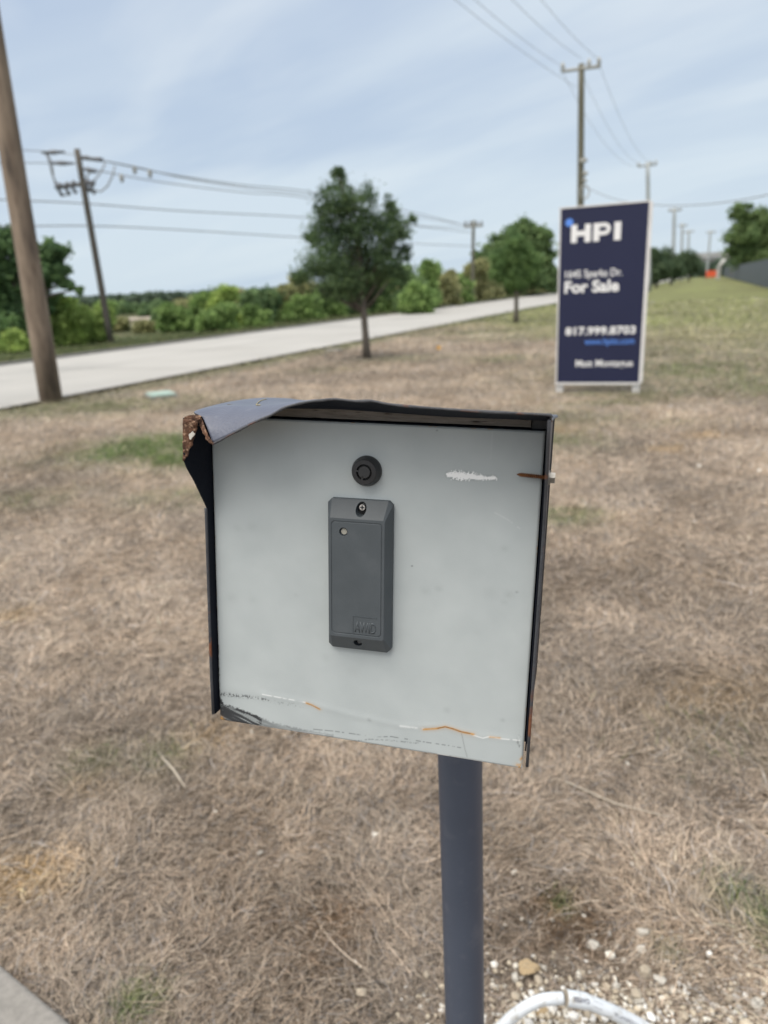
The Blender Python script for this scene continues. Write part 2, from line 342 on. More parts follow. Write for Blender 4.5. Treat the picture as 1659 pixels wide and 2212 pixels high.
def build_ground():
    rr = np.concatenate([np.linspace(0, 0.4, 3)[:-1], np.geomspace(0.4, 60, 330), np.geomspace(64, 4000, 36)])
    aa = np.radians(np.linspace(0, 360, 721)[:-1]); aa = aa[np.argsort(aa)]
    fine = np.radians(np.linspace(30, 150, 420)); coarse = np.radians(np.linspace(150, 390, 90)[1:-1]); aa = np.concatenate([fine, coarse]); na = len(aa)
    A, Rr = np.meshgrid(aa, rr); X, Y = (Rr*np.cos(A)).ravel(), (Rr*np.sin(A)).ravel()
    Z = (vnoise(X*2.2, Y*2.2, 31, 4)-.5)*.035*np.clip(3/(1+np.hypot(X, Y)), .25, 1)
    Z -= np.clip(road_s(X, Y)+.7, 0, .7)*0.03
    Z[np.hypot(X, Y) > 80] = -.02
    C = ground_colour(X, Y)
    i, j = np.meshgrid(np.arange(len(rr)-1), np.arange(na), indexing='ij'); j2 = (j+1) % na
    Fq = np.stack([i*na+j, (i+1)*na+j, (i+1)*na+j2, i*na+j2], -1).reshape(-1, 4)
    me = np_mesh('ground', np.stack([X, Y, Z], 1), Fq, C, smooth=True)
    m = mat('ground_soil', (0.52, 0.5, 0.48), 0.95, var=(1.15, 1.15, 1.15), scale=14, detail=9, attr='tint', spec=0.15, bump=3, bscale=30)
    return tag(link('ground', me, m), 'dry grassy ground with tan straw and green patches', 'ground', kind='structure')
build_ground()
def strip(name, s0, s1, t0, t1, z, m, n=60):
    ts = np.linspace(0, 1, n)**2*(t1-t0)+t0; mb = MB(); vs_ = []
    for t_ in ts:
        for s_ in (s0, s1):
            p = rn0+rdir*t_+rperp*s_; vs_.append((p[0], p[1], z))
    mb.add(vs_, [(2*i, 2*i+1, 2*i+3, 2*i+2) for i in range(n-1)]); return mb.build(name, m)
tag(strip('road', 0, road_w, -30, 400, 0.035, M['concrete_road']), 'pale concrete road running past the grass', 'road', kind='structure')
mb = MB()
def _q(t0, t1, s0, s1, z=.039):
    P = [rn0+rdir*t0+rperp*s0, rn0+rdir*t1+rperp*s0, rn0+rdir*t1+rperp*s1, rn0+rdir*t0+rperp*s1]; mb.add([(p[0], p[1], z) for p in P], [(0, 1, 2, 3)])
for k in range(-3, 26): _q(k*4.6+.3, k*4.6+.325, .05, road_w-.05)
for k in range(-3, 26): _q(k*4.6+.33, k*4.6+4.88, road_w*.5-.012, road_w*.5+.012)
tag(mb.build('road_joints', M['bridge_dark']), 'dark sawn joints between the concrete slabs of the road', 'road', kind='structure')
mb = MB()
for t_ in range(0, 1):
    p0 = rn0-rdir*30+rperp*(road_w+.09); p1 = rn0+rdir*300+rperp*(road_w+.09)
    q = rperp*.075
    mb.add([p0-q, p0+q, p1+q, p1-q, p0-q+[0, 0, .10], p0+q+[0, 0, .10], p1+q+[0, 0, .10], p1-q+[0, 0, .10]],
           [(0, 3, 2, 1), (4, 5, 6, 7), (0, 1, 5, 4), (1, 2, 6, 5), (2, 3, 7, 6), (3, 0, 4, 7)])
tag(mb.build('kerb', M['bridge_dark']), 'low grey kerb along the far side of the road', 'kerb', kind='structure')
# joints sawn across the slab road
a, b = gnd(0, 2105), gnd(125, 2212); d = nrm(b-a); pn = np.array([-d[1], d[0], 0]);
if pn @ a < 0: pn = pn
pn = pn if (pn @ (np.array([-2, 0, 0])-a)) > 0 else -pn
mb = MB(); A0 = a-d*1.5; B0 = b+d*2.2
poly = [A0, B0, B0+pn*1.4, A0+pn*1.4]
vs_ = [(p[0], p[1], -.1) for p in poly]+[(p[0], p[1], .045) for p in poly]
mb.add(vs_, [(0, 1, 2, 3), (4, 5, 6, 7), (0, 1, 5, 4), (1, 2, 6, 5), (2, 3, 7, 6), (3, 0, 4, 7)])
slab = mb.build('pavement', M['concrete']); tag(slab, 'grey concrete slab edge in the near left corner', 'pavement', kind='structure')
bv = slab.modifiers.new('b', 'BEVEL'); bv.width = .012; bv.segments = 3
def slab_s(x, y): return (x-a[0])*pn[0]+(y-a[1])*pn[1]
# sandy clearing far left
g = gnd(275, 690); mb = MB(); n = 40
mb.add([(g[0]+math.cos(2*math.pi*k/n)*14*(1+.15*math.sin(5*k)), g[1]+math.sin(2*math.pi*k/n)*5*(1+.2*math.sin(3*k)), .03) for k in range(n)], [tuple(range(n))])
tag(mb.build('clearing', mat('sand', (0.30, 0.25, 0.20), .9, var=(0.36, 0.31, 0.25), scale=.5)), 'bare sandy clearing beyond the road', 'ground', kind='structure')

# ------------------------------------------------------------------ dry grass blades
rng = np.random.RandomState(7)
def blades(n, r0, r1, az, lenr, wid, flat, seed, colfn, zbase=0.0, keep=None, grow=.3, curl=.9):
    rs = np.random.RandomState(seed)
    r = np.exp(rs.uniform(math.log(r0), math.log(r1), n)); th = rs.uniform(-az, az, n)
    x, y = r*np.sin(th), r*np.cos(th)
    if keep is not None:
        k = keep(x, y, rs); x, y, r = x[k], y[k], r[k]; n = len(x)
    return blade_mesh(x, y, r, n, lenr, wid, flat, rs, colfn, zbase, grow, curl)
def blade_mesh(x, y, r, n, lenr, wid, flat, rs, colfn, zbase=0., grow=.3, curl=.9):
    ln = rs.uniform(lenr[0], lenr[1], n)*(1+r*grow*.5); wd = wid*rs.uniform(.5, 1.4, n)*(1+r*grow)
    # neighbouring blades lean roughly the same way
    flow = vnoise(x*2.5, y*2.5, 77, 2)*4*math.pi
    az_ = flow+rs.normal(0, 1.1, n); el = np.radians(rs.uniform(flat[0], flat[1], n)); bend = rs.normal(0, curl, n); drop = rs.uniform(0.2, 1.3, n)
    V = np.zeros((n, 4, 2, 3)); px, py, pz = x.copy(), y.copy(), zbase+rs.uniform(0, .012, n)
    for s_ in range(4):
        w_ = wd*(1-s_/3*.85)/2; a_ = az_+bend*s_/3
        ox, oy = -np.sin(a_)*w_, np.cos(a_)*w_; tw = rs.uniform(-.6, .6, n)*w_
        V[:, s_, 0] = np.stack([px-ox, py-oy, pz-tw], 1); V[:, s_, 1] = np.stack([px+ox, py+oy, pz+tw], 1)
        e_ = el-drop*el*s_/1.5; st_ = ln/3
        px = px+np.cos(a_)*np.cos(e_)*st_; py = py+np.sin(a_)*np.cos(e_)*st_; pz = np.maximum(pz+np.sin(e_)*st_, .002)
    b = np.arange(n)[:, None]*8; Fq = np.concatenate([b+np.array([[2*s_, 2*s_+1, 2*s_+3, 2*s_+2]]) for s_ in range(3)], 1).reshape(-1, 4)
    C = np.repeat(colfn(x, y, rs), 8, axis=0)
    return V.reshape(-1, 3), Fq, C
def straw_col(x, y, rs):
    c = ground_colour(x, y); n = len(x); k = rs.rand(n)
    lum = np.clip(rs.normal(1.26, .68, n), .2, 3.0)[:, None]; c = c*lum
    hi = (k > .80)[:, None]; c = np.where(hi, c*.4+np.array([.47, .41, .335])*.75, c)
    gy = (k < .12)[:, None]; c = np.where(gy, c.mean(1, keepdims=True)*np.array([1.0, .95, .92]), c)
    return np.clip(c, .02, .8)
ARC_C = gnd(1235, 2230)
def gravel_zone(x, y):
    d1 = np.hypot((x-ARC_C[0]-.05)/.34, (y-ARC_C[1])/.14); return np.exp(-d1**2*.9)
def keep_main(x, y, rs):
    s_ = road_s(x, y); ok = (s_ < -.02) & (slab_s(x, y) < -.005)
    bare = patch(x, y, BROWN)*.55+gravel_zone(x, y)*.93+np.clip(vnoise(x*4, y*4, 12, 3)-.55, 0, 1)*1.2
    return ok & (rs.rand(len(x)) > bare)
parts = [blades(460000, .75, 42, math.radians(44), (.018, .055), .00145, (4, 52), 1, straw_col, keep=keep_main, grow=.34, curl=1.3),
         blades(6000, .8, 7, math.radians(48), (.07, .15), .0022, (1, 14), 2, lambda x, y, rs: straw_col(x, y, rs)*1.15, keep=keep_main, grow=.2, curl=1.4)]
off = 0; Vs, Fs, Cs = [], [], []
for V, Fq, C in parts: Vs.append(V); Fs.append(Fq+off); Cs.append(C); off += len(V)
me = np_mesh('dry_grass', np.concatenate(Vs), np.concatenate(Fs), np.concatenate(Cs))
tag(link('dry_grass', me, M['straw']), 'tangled tan dry grass covering the ground', 'grass', kind='stuff')
# green grass in the patches
def keep_green(x, y, rs):
    g_ = patch(x, y, GREEN); return (rs.rand(len(x)) < g_**1.4) & (road_s(x, y) < -.02) & (slab_s(x, y) < -.01)
def green_col(x, y, rs):
    n = len(x); c = np.array([.075, .12, .04])*rs.uniform(.6, 1.7, n)[:, None]; k = (rs.rand(n) > .8)[:, None]
    return np.where(k, np.array([.19, .21, .07])*rs.uniform(.8, 1.2, n)[:, None], c)
V, Fq, C = blades(180000, .75, 14, math.radians(50), (.02, .06), .0013, (15, 60), 3, green_col, keep=keep_green, grow=.3)
tag(link('green_grass', np_mesh('green_grass', V, Fq, C), M['straw']), 'short green grass growing in small patches among the straw', 'grass', kind='stuff')
# verge beyond the road
rs = np.random.RandomState(5); n = 60000
t_ = rs.uniform(0, 1, n)**1.6*110-6; s_ = road_w+.2+rs.exponential(1.3, n); p = rn0[None]+rdir[None]*t_[:, None]+rperp[None]*s_[:, None]
x, y = p[:, 0], p[:, 1]; r = np.hypot(x, y)
V, Fq, C = blade_mesh(x, y, r, n, (.04, .10), .004, (35, 85), rs, lambda x, y, rs: np.where((rs.rand(len(x)) > .75)[:, None], np.array([.17, .165, .08]), np.array([.075, .10, .042]))*rs.uniform(.6, 1.4, len(x))[:, None], grow=.12)
tag(link('verge_grass', np_mesh('verge_grass', V, Fq, C), M['straw']), 'rough green grass along the far side of the road', 'grass', kind='stuff')

# ------------------------------------------------------------------ trees and shrubs
def foliage(blobs, n, size, seed, c0, c1, sub=40, spread=.30):
    n = int(n*1.25); sub = int(sub*1.6); size *= .85; c0 = np.array(c0)*np.array([2.15, 1.95, 2.2]); c1 = np.array(c1)*np.array([2.15, 1.95, 2.2])  # leaf colours lightened evenly, partly standing in for haze
    rs = np.random.RandomState(seed); blobs = np.array(blobs, float); vol = np.prod(blobs[:, 3:], 1)**(2/3); vol /= vol.sum()
    ns = max(6, int(sub*len(blobs))); bi = rs.choice(len(blobs), ns, p=vol)
    d = rs.normal(size=(ns, 3)); d /= np.linalg.norm(d, axis=1)[:, None]; rad = rs.uniform(.35, 1.0, ns)[:, None]
    cc = blobs[bi, :3]+d*blobs[bi, 3:]*rad; cr = blobs[bi, 3:].mean(1)*spread*rs.uniform(.6, 1.35, ns); tint = rs.uniform(0, 1, ns)
    k = rs.randint(0, ns, n); P = cc[k]+rs.normal(size=(n, 3))*cr[k][:, None]*np.array([1, 1, .8])*.62
    a_ = rs.normal(size=(n, 3)); a_ /= np.linalg.norm(a_, axis=1)[:, None]; b_ = np.cross(a_, rs.normal(size=(n, 3))); b_ /= np.linalg.norm(b_, axis=1)[:, None]
    sz = size*rs.uniform(.55, 1.4, n)[:, None]
    V = np.stack([P-a_*sz, P-b_*sz*.55, P+a_*sz, P+b_*sz*.55], 1).reshape(-1, 3); V[:, 2] = np.maximum(V[:, 2], .01)
    Fq = np.arange(4*n).reshape(-1, 4); f_ = np.clip(tint[k]*.7+rs.rand(n)*.3, 0, 1)[:, None]
    C = (np.array(c0)*(1-f_)+np.array(c1)*f_)*rs.uniform(.75, 1.25, n)[:, None]
    return V, Fq, np.repeat(C, 4, 0)
def tree_limbs(h0, blobs, r0, seed, lean=(0, 0)):
    rs = random.Random(seed); mb = MB(); top = max(b[2] for b in blobs)
    pts = [(lean[0]*t_**1.3+rs.uniform(-.02, .02)*t_*r0*8, lean[1]*t_, t_*top*.93) for t_ in (0, .15, .3, .45, .6, .8, 1)]
    mb.tube(pts, [r0*1.35, r0, r0*.9, r0*.75, r0*.55, r0*.32, r0*.12], 10)
    for b_ in blobs:
        z0 = max(h0*.8, b_[2]*.55); t_ = z0/top; p0 = Vector((lean[0]*t_**1.3, lean[1]*t_, z0)); p1 = Vector(b_[:3]); mid = p0.lerp(p1, .5)+Vector((0, 0, -.06*b_[5]))
        mb.tube([p0, mid, p1], [r0*.4, r0*.25, r0*.08], 6)
    return mb
def make_tree(name, loc, blobs, n, size, seed, c0, c1, label, cat='tree', trunk=.08, h0=1.0, sub=40, group=None, lean=(0, 0), spread=.3, limbs=True):
    root = empty(name, loc)
    V, Fq, C = foliage(blobs, n, size, seed, c0, c1, sub, spread)
    link('crown' if limbs else 'foliage', np_mesh('crown', V, Fq, C), M['leaf'], root)
    if limbs: tree_limbs(h0, blobs, trunk, seed, lean).build('trunk', M['bark'], root)
    else:
        mb = MB(); rs = random.Random(seed)
        for b_ in blobs[:4]: mb.tube([(b_[0]*.3, b_[1]*.3, 0), (b_[0]*.7, b_[1]*.7, b_[2]*.5), (b_[0], b_[1], b_[2])], [.05, .035, .015], 6)
        mb.build('stem', M['bark'], root)
    return tag(root, label, cat, group)
def px_blob(cx, cy, rx, ry, Y, base, depth=.9):   # crown lobe measured in the photo, turned into metres at the tree's distance
    p = at_y(cx, cy, Y); dd = np.linalg.norm(p-CAM); k = dd/F_PX*np.cos(math.atan(math.hypot(cx-CX, cy-CY)/F_PX))
    return (p[0]-base[0], 0.0, p[2], rx*k, rx*k*depth, ry*k)
# the young oak in the middle
base = gnd(793, 775); Y = base[1]
ob = [px_blob(c[0], c[1], c[2], c[3], Y, base) for c in
      [(738, 395, 20, 24), (734, 383, 15, 20), (736, 376, 12, 16), (884, 482, 16, 18), (652, 602, 20, 15), (872, 545, 18, 20), (672, 520, 18, 22), (695, 455, 18, 20), (722, 440, 38, 34), (775, 440, 46, 42), (842, 450, 22, 30), (710, 500, 46, 40), (780, 500, 60, 48), (850, 498, 38, 32),
       (700, 560, 52, 36), (770, 565, 62, 44), (840, 555, 42, 32), (672, 590, 34, 24), (740, 610, 60, 34), (805, 605, 50, 36), (790, 645, 30, 22), (855, 585, 26, 18), (700, 622, 30, 18)]]
for i, o_ in enumerate(ob): ob[i] = (o_[0], random.Random(i).uniform(-.45, .45), *o_[2:])
make_tree('oak_tree', base, ob, 30000, .034, 11, (.016, .034, .018), (.058, .095, .036), 'young dark green oak standing alone on the dry grass in the middle of the photo', trunk=.075, h0=1.2, sub=20, spread=.40, lean=(-.10, 0))
# second young oak
base = gnd(1115, 697); Y = base[1]
ob = [px_blob(c[0], c[1], c[2], c[3], Y, base) for c in [(1112, 530, 28, 22), (1095, 560, 32, 24), (1130, 560, 34, 26), (1085, 590, 28, 18), (1115, 595, 40, 20), (1145, 588, 22, 16), (1112, 618, 22, 10)]]
make_tree('oak_tree', base, ob, 20000, .05, 12, (.035, .07, .024), (.075, .125, .04), 'smaller round-crowned oak on the near side of the road, beside the sign', trunk=.085, h0=1.6, sub=26, spread=.36)
def behind(px, py_base, extra):      # place a plant beyond the road: photo column, distance where its foot stands
    return gnd(px, py_base)
# tall trees beyond the road
def far_tree(name, px, pyb, lobes, n, size, seed, c0, c1, label, trunk=.2, h0=2., sub=28, spread=.34, **k):
    b_ = gnd(px, pyb); L_ = [px_blob(*c, b_[1], b_) for c in lobes]; rs = random.Random(seed)
    L_ = [(o[0], rs.uniform(-.4, .4)*o[3], *o[2:]) for o in L_]
    return make_tree(name, b_, L_, n, size, seed, c0, c1, label, trunk=trunk, h0=h0, sub=sub, spread=spread, **k)
far_tree('broadleaf_tree', 62, 752, [(20, 530, 40, 34), (120, 548, 34, 26), (70, 560, 44, 36), (10, 585, 40, 34), (110, 590, 44, 20), (35, 640, 46, 40), (80, 650, 40, 40), (165, 625, 18, 13), (140, 610, 22, 12), (-30, 560, 50, 60), (20, 700, 50, 40), (85, 600, 30, 16), (-20, 650, 50, 60), (60, 700, 40, 36)],
         26000, .11, 21, (.026, .055, .026), (.065, .115, .04), 'tall spreading dark green tree behind the leaning wooden pole on the left', trunk=.24, sub=18, spread=.3)
far_tree('broadleaf_tree', 1120, 642, [(1135, 505, 42, 26), (1170, 520, 26, 24), (1090, 530, 34, 24), (1120, 550, 60, 34), (1180, 555, 24, 24), (1060, 560, 34, 26), (1150, 590, 50, 28), (1080, 600, 48, 26), (1190, 600, 22, 24)],
         22000, .26, 22, (.04, .075, .03), (.08, .125, .045), 'large rounded tree behind the road, to the left of the sign', trunk=.3, h0=2.5, sub=22)
# shrubs: (px, foot, top, half width, dark?, tone)
SH = [(150, 750, 640, 52, 'bright'), (205, 745, 668, 34, 'bright'), (30, 765, 715, 34, 'bright'), (375, 722, 655, 36, 'mid'), (352, 712, 668, 26, 'dark'), (440, 716, 632, 40, 'mid'), (492, 714, 618, 38, 'bright'),
      (470, 722, 660, 40, 'mid'), (536, 708, 628, 26, 'dark'), (570, 704, 622, 30, 'dark'), (556, 712, 662, 30, 'mid'), (612, 700, 620, 36, 'olive'), (655, 694, 588, 38, 'olive'), (650, 700, 640, 40, 'mid'), (712, 692, 610, 36, 'mid'),
      (765, 688, 600, 40, 'dark'), (830, 684, 580, 40, 'mid'), (880, 682, 575, 36, 'dark'), (922, 674, 562, 30, 'mid'), (905, 684, 612, 36, 'mid'), (965, 668, 585, 30, 'olive'), (990, 664, 600, 30, 'mid'), (1035, 658, 560, 26, 'olive'), (1060, 654, 600, 26, 'olive'), (255, 722, 690, 22, 'olive'), (310, 724, 694, 24, 'olive'), (1195, 640, 575, 20, 'dark'),
      (405, 706, 650, 40, 'olive'), (515, 700, 632, 40, 'olive'), (590, 696, 634, 44, 'olive'), (690, 688, 618, 44, 'olive'), (740, 684, 605, 40, 'olive'), (800, 678, 596, 40, 'mid'), (855, 672, 586, 40, 'olive'), (945, 664, 588, 36, 'mid'), (1012, 656, 590, 30, 'mid'), (1090, 646, 600, 30, 'mid'), (1150, 642, 600, 30, 'olive'), (218, 690, 652, 30, 'mid'), (272, 684, 654, 34, 'dark'), (328, 688, 655, 30, 'dark')]
TONE = {'bright': ((.085, .14, .035), (.155, .22, .06), 'bright green'), 'mid': ((.055, .10, .03), (.115, .18, .055), 'mid green'),
        'dark': ((.042, .08, .036), (.09, .14, .055), 'dark green'), 'olive': ((.085, .105, .045), (.16, .175, .08), 'olive green')}
ORD = ['first', 'second', 'third', 'fourth', 'fifth', 'sixth', 'seventh', 'eighth', 'ninth', 'tenth', 'eleventh', 'twelfth', 'thirteenth', 'fourteenth', 'fifteenth', 'sixteenth', 'seventeenth', 'eighteenth']
cnt = {}
for i, (px, foot, top, hw, tone) in enumerate(sorted(SH)):
    foot -= 5
    b_ = gnd(px, foot); h = foot-top; rs = random.Random(i+50); lob = []
    for k in range(7):
        lob.append((px+rs.uniform(-.55, .55)*hw, top+h*(.22+.1*k)+rs.uniform(-.05, .08)*h, hw*rs.uniform(.34, .6), h*rs.uniform(.14, .24)))
    lob += [(px+rs.uniform(-.3, .3)*hw, top+h*.12, hw*.28, h*.13), (px-.45*hw, foot-h*.2, hw*.5, h*.2), (px+.45*hw, foot-h*.2, hw*.5, h*.2)]
    c0, c1, nm = TONE[tone]; cnt[tone] = cnt.get(tone, 0)+1
    dist = b_[1]; far_tree('shrub', px, foot, lob, 10500, .038+.0021*dist, 300+i, c0, c1,
        f'{nm} leafy shrub beyond the road, {ORD[cnt[tone]-1]} {nm} one from the left', cat='shrub', limbs=False, sub=12, spread=.55, group='shrubs beyond the road')
# right hand side: dark oaks along the verge, tall tree behind the fence
for px, foot, lobes, lab in [
    (1418, 622, [(1415, 560, 16, 22), (1425, 585, 22, 20), (1408, 600, 14, 20)], 'dark oak just right of the sign, leftmost of three in a row'),
    (1448, 616, [(1440, 548, 14, 12), (1450, 570, 24, 18), (1440, 588, 20, 14), (1462, 590, 18, 14)], 'dark oak in the far row right of the sign, the middle of three'),
    (1488, 608, [(1482, 556, 20, 14), (1495, 570, 18, 16), (1478, 582, 18, 12), (1500, 586, 12, 10)], 'dark oak in the far row right of the sign, rightmost of three')]:
    far_tree('oak_tree', px, foot, lobes, 9000, .12, px, (.028, .05, .026), (.055, .085, .04), lab, trunk=.12, h0=1.4, group='oaks along the far verge')
far_tree('broadleaf_tree', 1625, 604, [(1600, 462, 22, 22), (1640, 480, 30, 26), (1600, 505, 34, 26), (1650, 520, 40, 30), (1590, 540, 26, 20), (1630, 555, 44, 26), (1700, 500, 40, 40), (1695, 560, 40, 30)],
         20000, .3, 41, (.045, .08, .03), (.09, .135, .05), 'tall broad green tree behind the dark fence at the right edge', trunk=.3, h0=2.5, sub=22)
# distant wood along the horizon (one mass)
rs = np.random.RandomState(9); n = 50000
azr = rs.uniform(math.radians(-52), math.radians(40), n); rr_ = rs.uniform(230, 330, n)
hmax = (1.6+2.6*vnoise(azr*25, azr*3, 4, 4))*np.where(azr > .3, 1.5, 1)
keepm = azr < 9
hh = hmax*rs.rand(n)**.6
P = np.stack([np.sin(azr)*rr_, np.cos(azr)*rr_, hh], 1)[keepm]; m_ = len(P)
a_ = rs.normal(size=(m_, 3)); a_ /= np.linalg.norm(a_, axis=1)[:, None]; b_ = np.cross(a_, rs.normal(size=(m_, 3))); b_ /= np.linalg.norm(b_, axis=1)[:, None]
sz = rs.uniform(.6, 1.5, m_)[:, None]; V = np.stack([P-a_*sz, P-b_*sz*.7, P+a_*sz, P+b_*sz*.7], 1).reshape(-1, 3)
C = np.array([.085, .12, .085])*rs.uniform(.7, 1.35, m_)[:, None]
tag(link('distant_wood', np_mesh('distant_wood', V, np.arange(4*m_).reshape(-1, 4), np.repeat(C, 4, 0)), M['leaf']), 'far off low wood along the horizon', 'wood', kind='stuff')

# ------------------------------------------------------------------ utility poles and wires
def pole_shaft(base, top, r0, r1, m, root):
    mb = MB(); b_, t_ = Vector(base), Vector(top); o = Vector(root.location)
    mb.tube([b_.lerp(t_, k/8)-o for k in range(9)], [r0+(r1-r0)*k/8 for k in range(9)], 18); return mb.build('shaft', m, root)
# near leaning pole
b0 = gnd(110, 866); top0 = at_y(14, 274, b0[1]+.0); d0 = (top0-b0); tp = b0+d0*(10.5/d0[2])
root = tag(empty('utility_pole', b0), 'thick bare wooden utility pole leaning at the left edge, nearest the camera', 'utility pole', 'wooden utility poles')
pole_shaft(b0-[0, 0, .3], tp, .172, .125, M['wood_pole'], root)
# far left pole with cut-outs
b1 = gnd(240, 742); t1 = at_y(166, 322, b1[1])
root = tag(empty('utility_pole', b1), 'dark slim utility pole beyond the road carrying fuse cut-outs on a low crossarm', 'utility pole', 'wooden utility poles')
pole_shaft(b1, t1, .12, .095, M['pole_far'], root)
Yp = b1[1]; o1 = Vector(b1)
def P1(x, y, dy=0): return Vector(at_y(x, y, Yp+dy))
mb = MB(); mb.tube([P1(120, 405)-o1, P1(205, 394)-o1], .07, 6); mb.build('crossarm', M['insulator'], root)
mb = MB(); mb.tube([P1(170, 340)-o1, P1(222, 346)-o1], .06, 6); mb.build('crossarm', M['insulator'], root)
for x, y in [(130, 402), (146, 400), (160, 397), (190, 394), (200, 398)]:
    mb = MB(); mb.tube([P1(x, y-7)-o1, P1(x-1, y)-o1, P1(x-3, y+10)-o1, P1(x+5, y+20)-o1], [.05, .09, .05, .07], 8); mb.build('fuse_cutout', M['insulator'], root)
for pts in [[(96, 327), (105, 345), (112, 375), (122, 405), (133, 424), (146, 420)], [(100, 328), (112, 352), (116, 385), (126, 402)],
            [(228, 352), (218, 372), (206, 388), (200, 396)], [(248, 358), (243, 380), (232, 402), (218, 414), (202, 410)], [(200, 368), (190, 376), (186, 392)]]:
    mb = MB(); mb.tube([P1(*q)-o1 for q in pts], .028, 5); mb.build('jumper_wire', M['wire'], root)
for x0, y0, x1, y1 in [(90, 330, 140, 328), (178, 338, 200, 344), (200, 345, 222, 343), (108, 352, 160, 353), (180, 365, 210, 372)]:
    mb = MB(); mb.tube([P1(x0, y0)-o1, P1((x0+x1)/2, (y0+y1)/2)-o1, P1(x1, y1)-o1], [.03, .075, .03], 7); mb.build('insulator', M['insulator'], root)
# middle distance pole beyond the road
b2 = gnd(1020, 655); t2 = at_y(1023, 476, b2[1]); o2 = Vector(b2)
root = tag(empty('utility_pole', b2), 'distant crossarm pole standing between the two groups of roadside trees', 'utility pole', 'wooden utility poles')
pole_shaft(b2, t2, .14, .11, M['pole_olive'], root)
mb = MB(); mb.tube([Vector(at_y(1003, 490, b2[1]))-o2, Vector(at_y(1043, 487, b2[1]))-o2], .09, 6); mb.build('crossarm', M['arm'], root)
for x in (1006, 1016, 1030, 1040):
    p = Vector(at_y(x, 488, b2[1]))-o2; mb = MB(); mb.tube([p, p+Vector((0, 0, .18)), p+Vector((0, 0, .35))], [.05, .10, .05], 7); mb.build('insulator', M['insulator'], root)
# poles on the right, marching away
POLES = [(1256, 1254.5, 138, 35., 'tall olive wooden pole with a crossarm rising behind the sign', 'pole_olive', .17, .13, (1214, 154, 1296, 143)),
         (1399, 1404, 350, 66., 'grey crossarm pole rising just behind the right edge of the sign', 'pole_pale', .19, .15, (1378, 360, 1418, 355)),
         (1457, 1454, 448, 113., 'tallest pale pole of the far line right of the sign', 'pole_pale', .26, .22, (1444, 455, 1472, 453)),
         (1474, 1472, 482, 150., 'pale far pole second from the left above the row of dark oaks', 'pole_pale', .26, .22, (1466, 488, 1484, 487)),
         (1488, 1486, 496, 175., 'pale far pole third from the left above the row of dark oaks', 'pole_pale', .26, .22, (1478, 502, 1499, 500)),
         (1535, 1527, 497, 185., 'lone pale far pole nearest the overpass', 'pole_pale', .26, .22, (1526, 503, 1546, 501))]
proot = []
for xt, xb, yt, Y, lab, mm, r0, r1, arm in POLES:
    yb = 622-0.05*(xb-829)+1.45*F_PX/Y*1.0; bb = gnd(xb, yb+2) if Y > 300 else at_y(xb, _hor(xb)+5, Y); bb = np.array([bb[0], bb[1], 0.0]); tt = at_y(xt, yt, bb[1])
    root = tag(empty('utility_pole', bb), lab, 'utility pole', 'wooden utility poles'); pole_shaft(bb, tt, r0, r1, M[mm], root); oo = Vector(bb)
    dy = 1.1 if Y < 40 else 0
    pa, pb = Vector(at_y(arm[0], arm[1], bb[1]+dy))-oo, Vector(at_y(arm[2], arm[3], bb[1]-dy))-oo
    mb = MB(); dirv = (pb-pa).normalized(); ang = math.atan2(dirv.y, dirv.x); mb.tube([pa, pb], .075 if Y < 100 else .16, 4); mb.build('crossarm', M['arm'], root)
    for f_ in (.02, .72, .97) if Y < 100 else (.05, .95):
        q_ = pa.lerp(pb, f_); mb = MB(); mb.tube([q_, q_+Vector((0, 0, .16)), q_+Vector((0, 0, .34))], [.05, .09, .05], 8); mb.build('insulator', M['arm'], root)
    proot.append((root, pa+oo, pb+oo, bb, tt))
root, pa, pb, bb, tt = proot[0]; oo = Vector(bb)
for x0, y0, x1, y1 in [(1254, 345, 1262, 352), (1262, 342, 1266, 350), (1260, 378, 1268, 372), (1260, 392, 1266, 388)]:
    mb = MB(); mb.tube([Vector(at_y(x0, y0, bb[1]-.2))-oo, Vector(at_y(x1, y1, bb[1]-.2))-oo], .09, 6); mb.build('bracket', M['arm'], root)
mb = MB(); c_ = Vector(at_y(1263, 415, bb[1]-.2))-oo
mb.tube([c_+Vector((math.cos(k*.52)*.2, 0, math.sin(k*.52)*.28)) for k in range(13)], .035, 6); mb.build('cable_loop', M['arm'], root)
def wire(A, B, sag, r, label, n=24):
    r *= .75
    A, B = Vector(A), Vector(B); o = A.copy(); mb = MB()
    mb.tube([A.lerp(B, k/n)-Vector((0, 0, 4*sag*(k/n)*(1-k/n)))-o for k in range(n+1)], r, 6)
    ob_ = mb.build('overhead_wire', M['wire'], None); ob_.location = o
    return tag(ob_, label, 'wire', 'overhead wires')
def wire_px(pts, Ys, r, label):
    r *= .62
    P_ = [Vector(at_y(x, y, Y_)) for (x, y), Y_ in zip(pts, Ys)]; o = P_[0].copy(); Q = []
    for i in range(len(P_)-1):
        p0, p1, p2, p3 = P_[max(i-1, 0)], P_[i], P_[i+1], P_[min(i+2, len(P_)-1)]
        for k in range(8):
            t = k/8; Q.append(.5*((2*p1)+(-p0+p2)*t+(2*p0-5*p1+4*p2-p3)*t*t+(-p0+3*p1-3*p2+p3)*t**3)-o)
    Q.append(P_[-1]-o); mb = MB(); mb.tube(Q, r, 6); ob_ = mb.build('overhead_wire', M['wire']); ob_.location = o
    return tag(ob_, label, 'wire', 'overhead wires')
def up_at(x, y, Z): r = ray(x, y); return CAM+r*((Z-CAM_H)/r[2])
zt = pb[2]
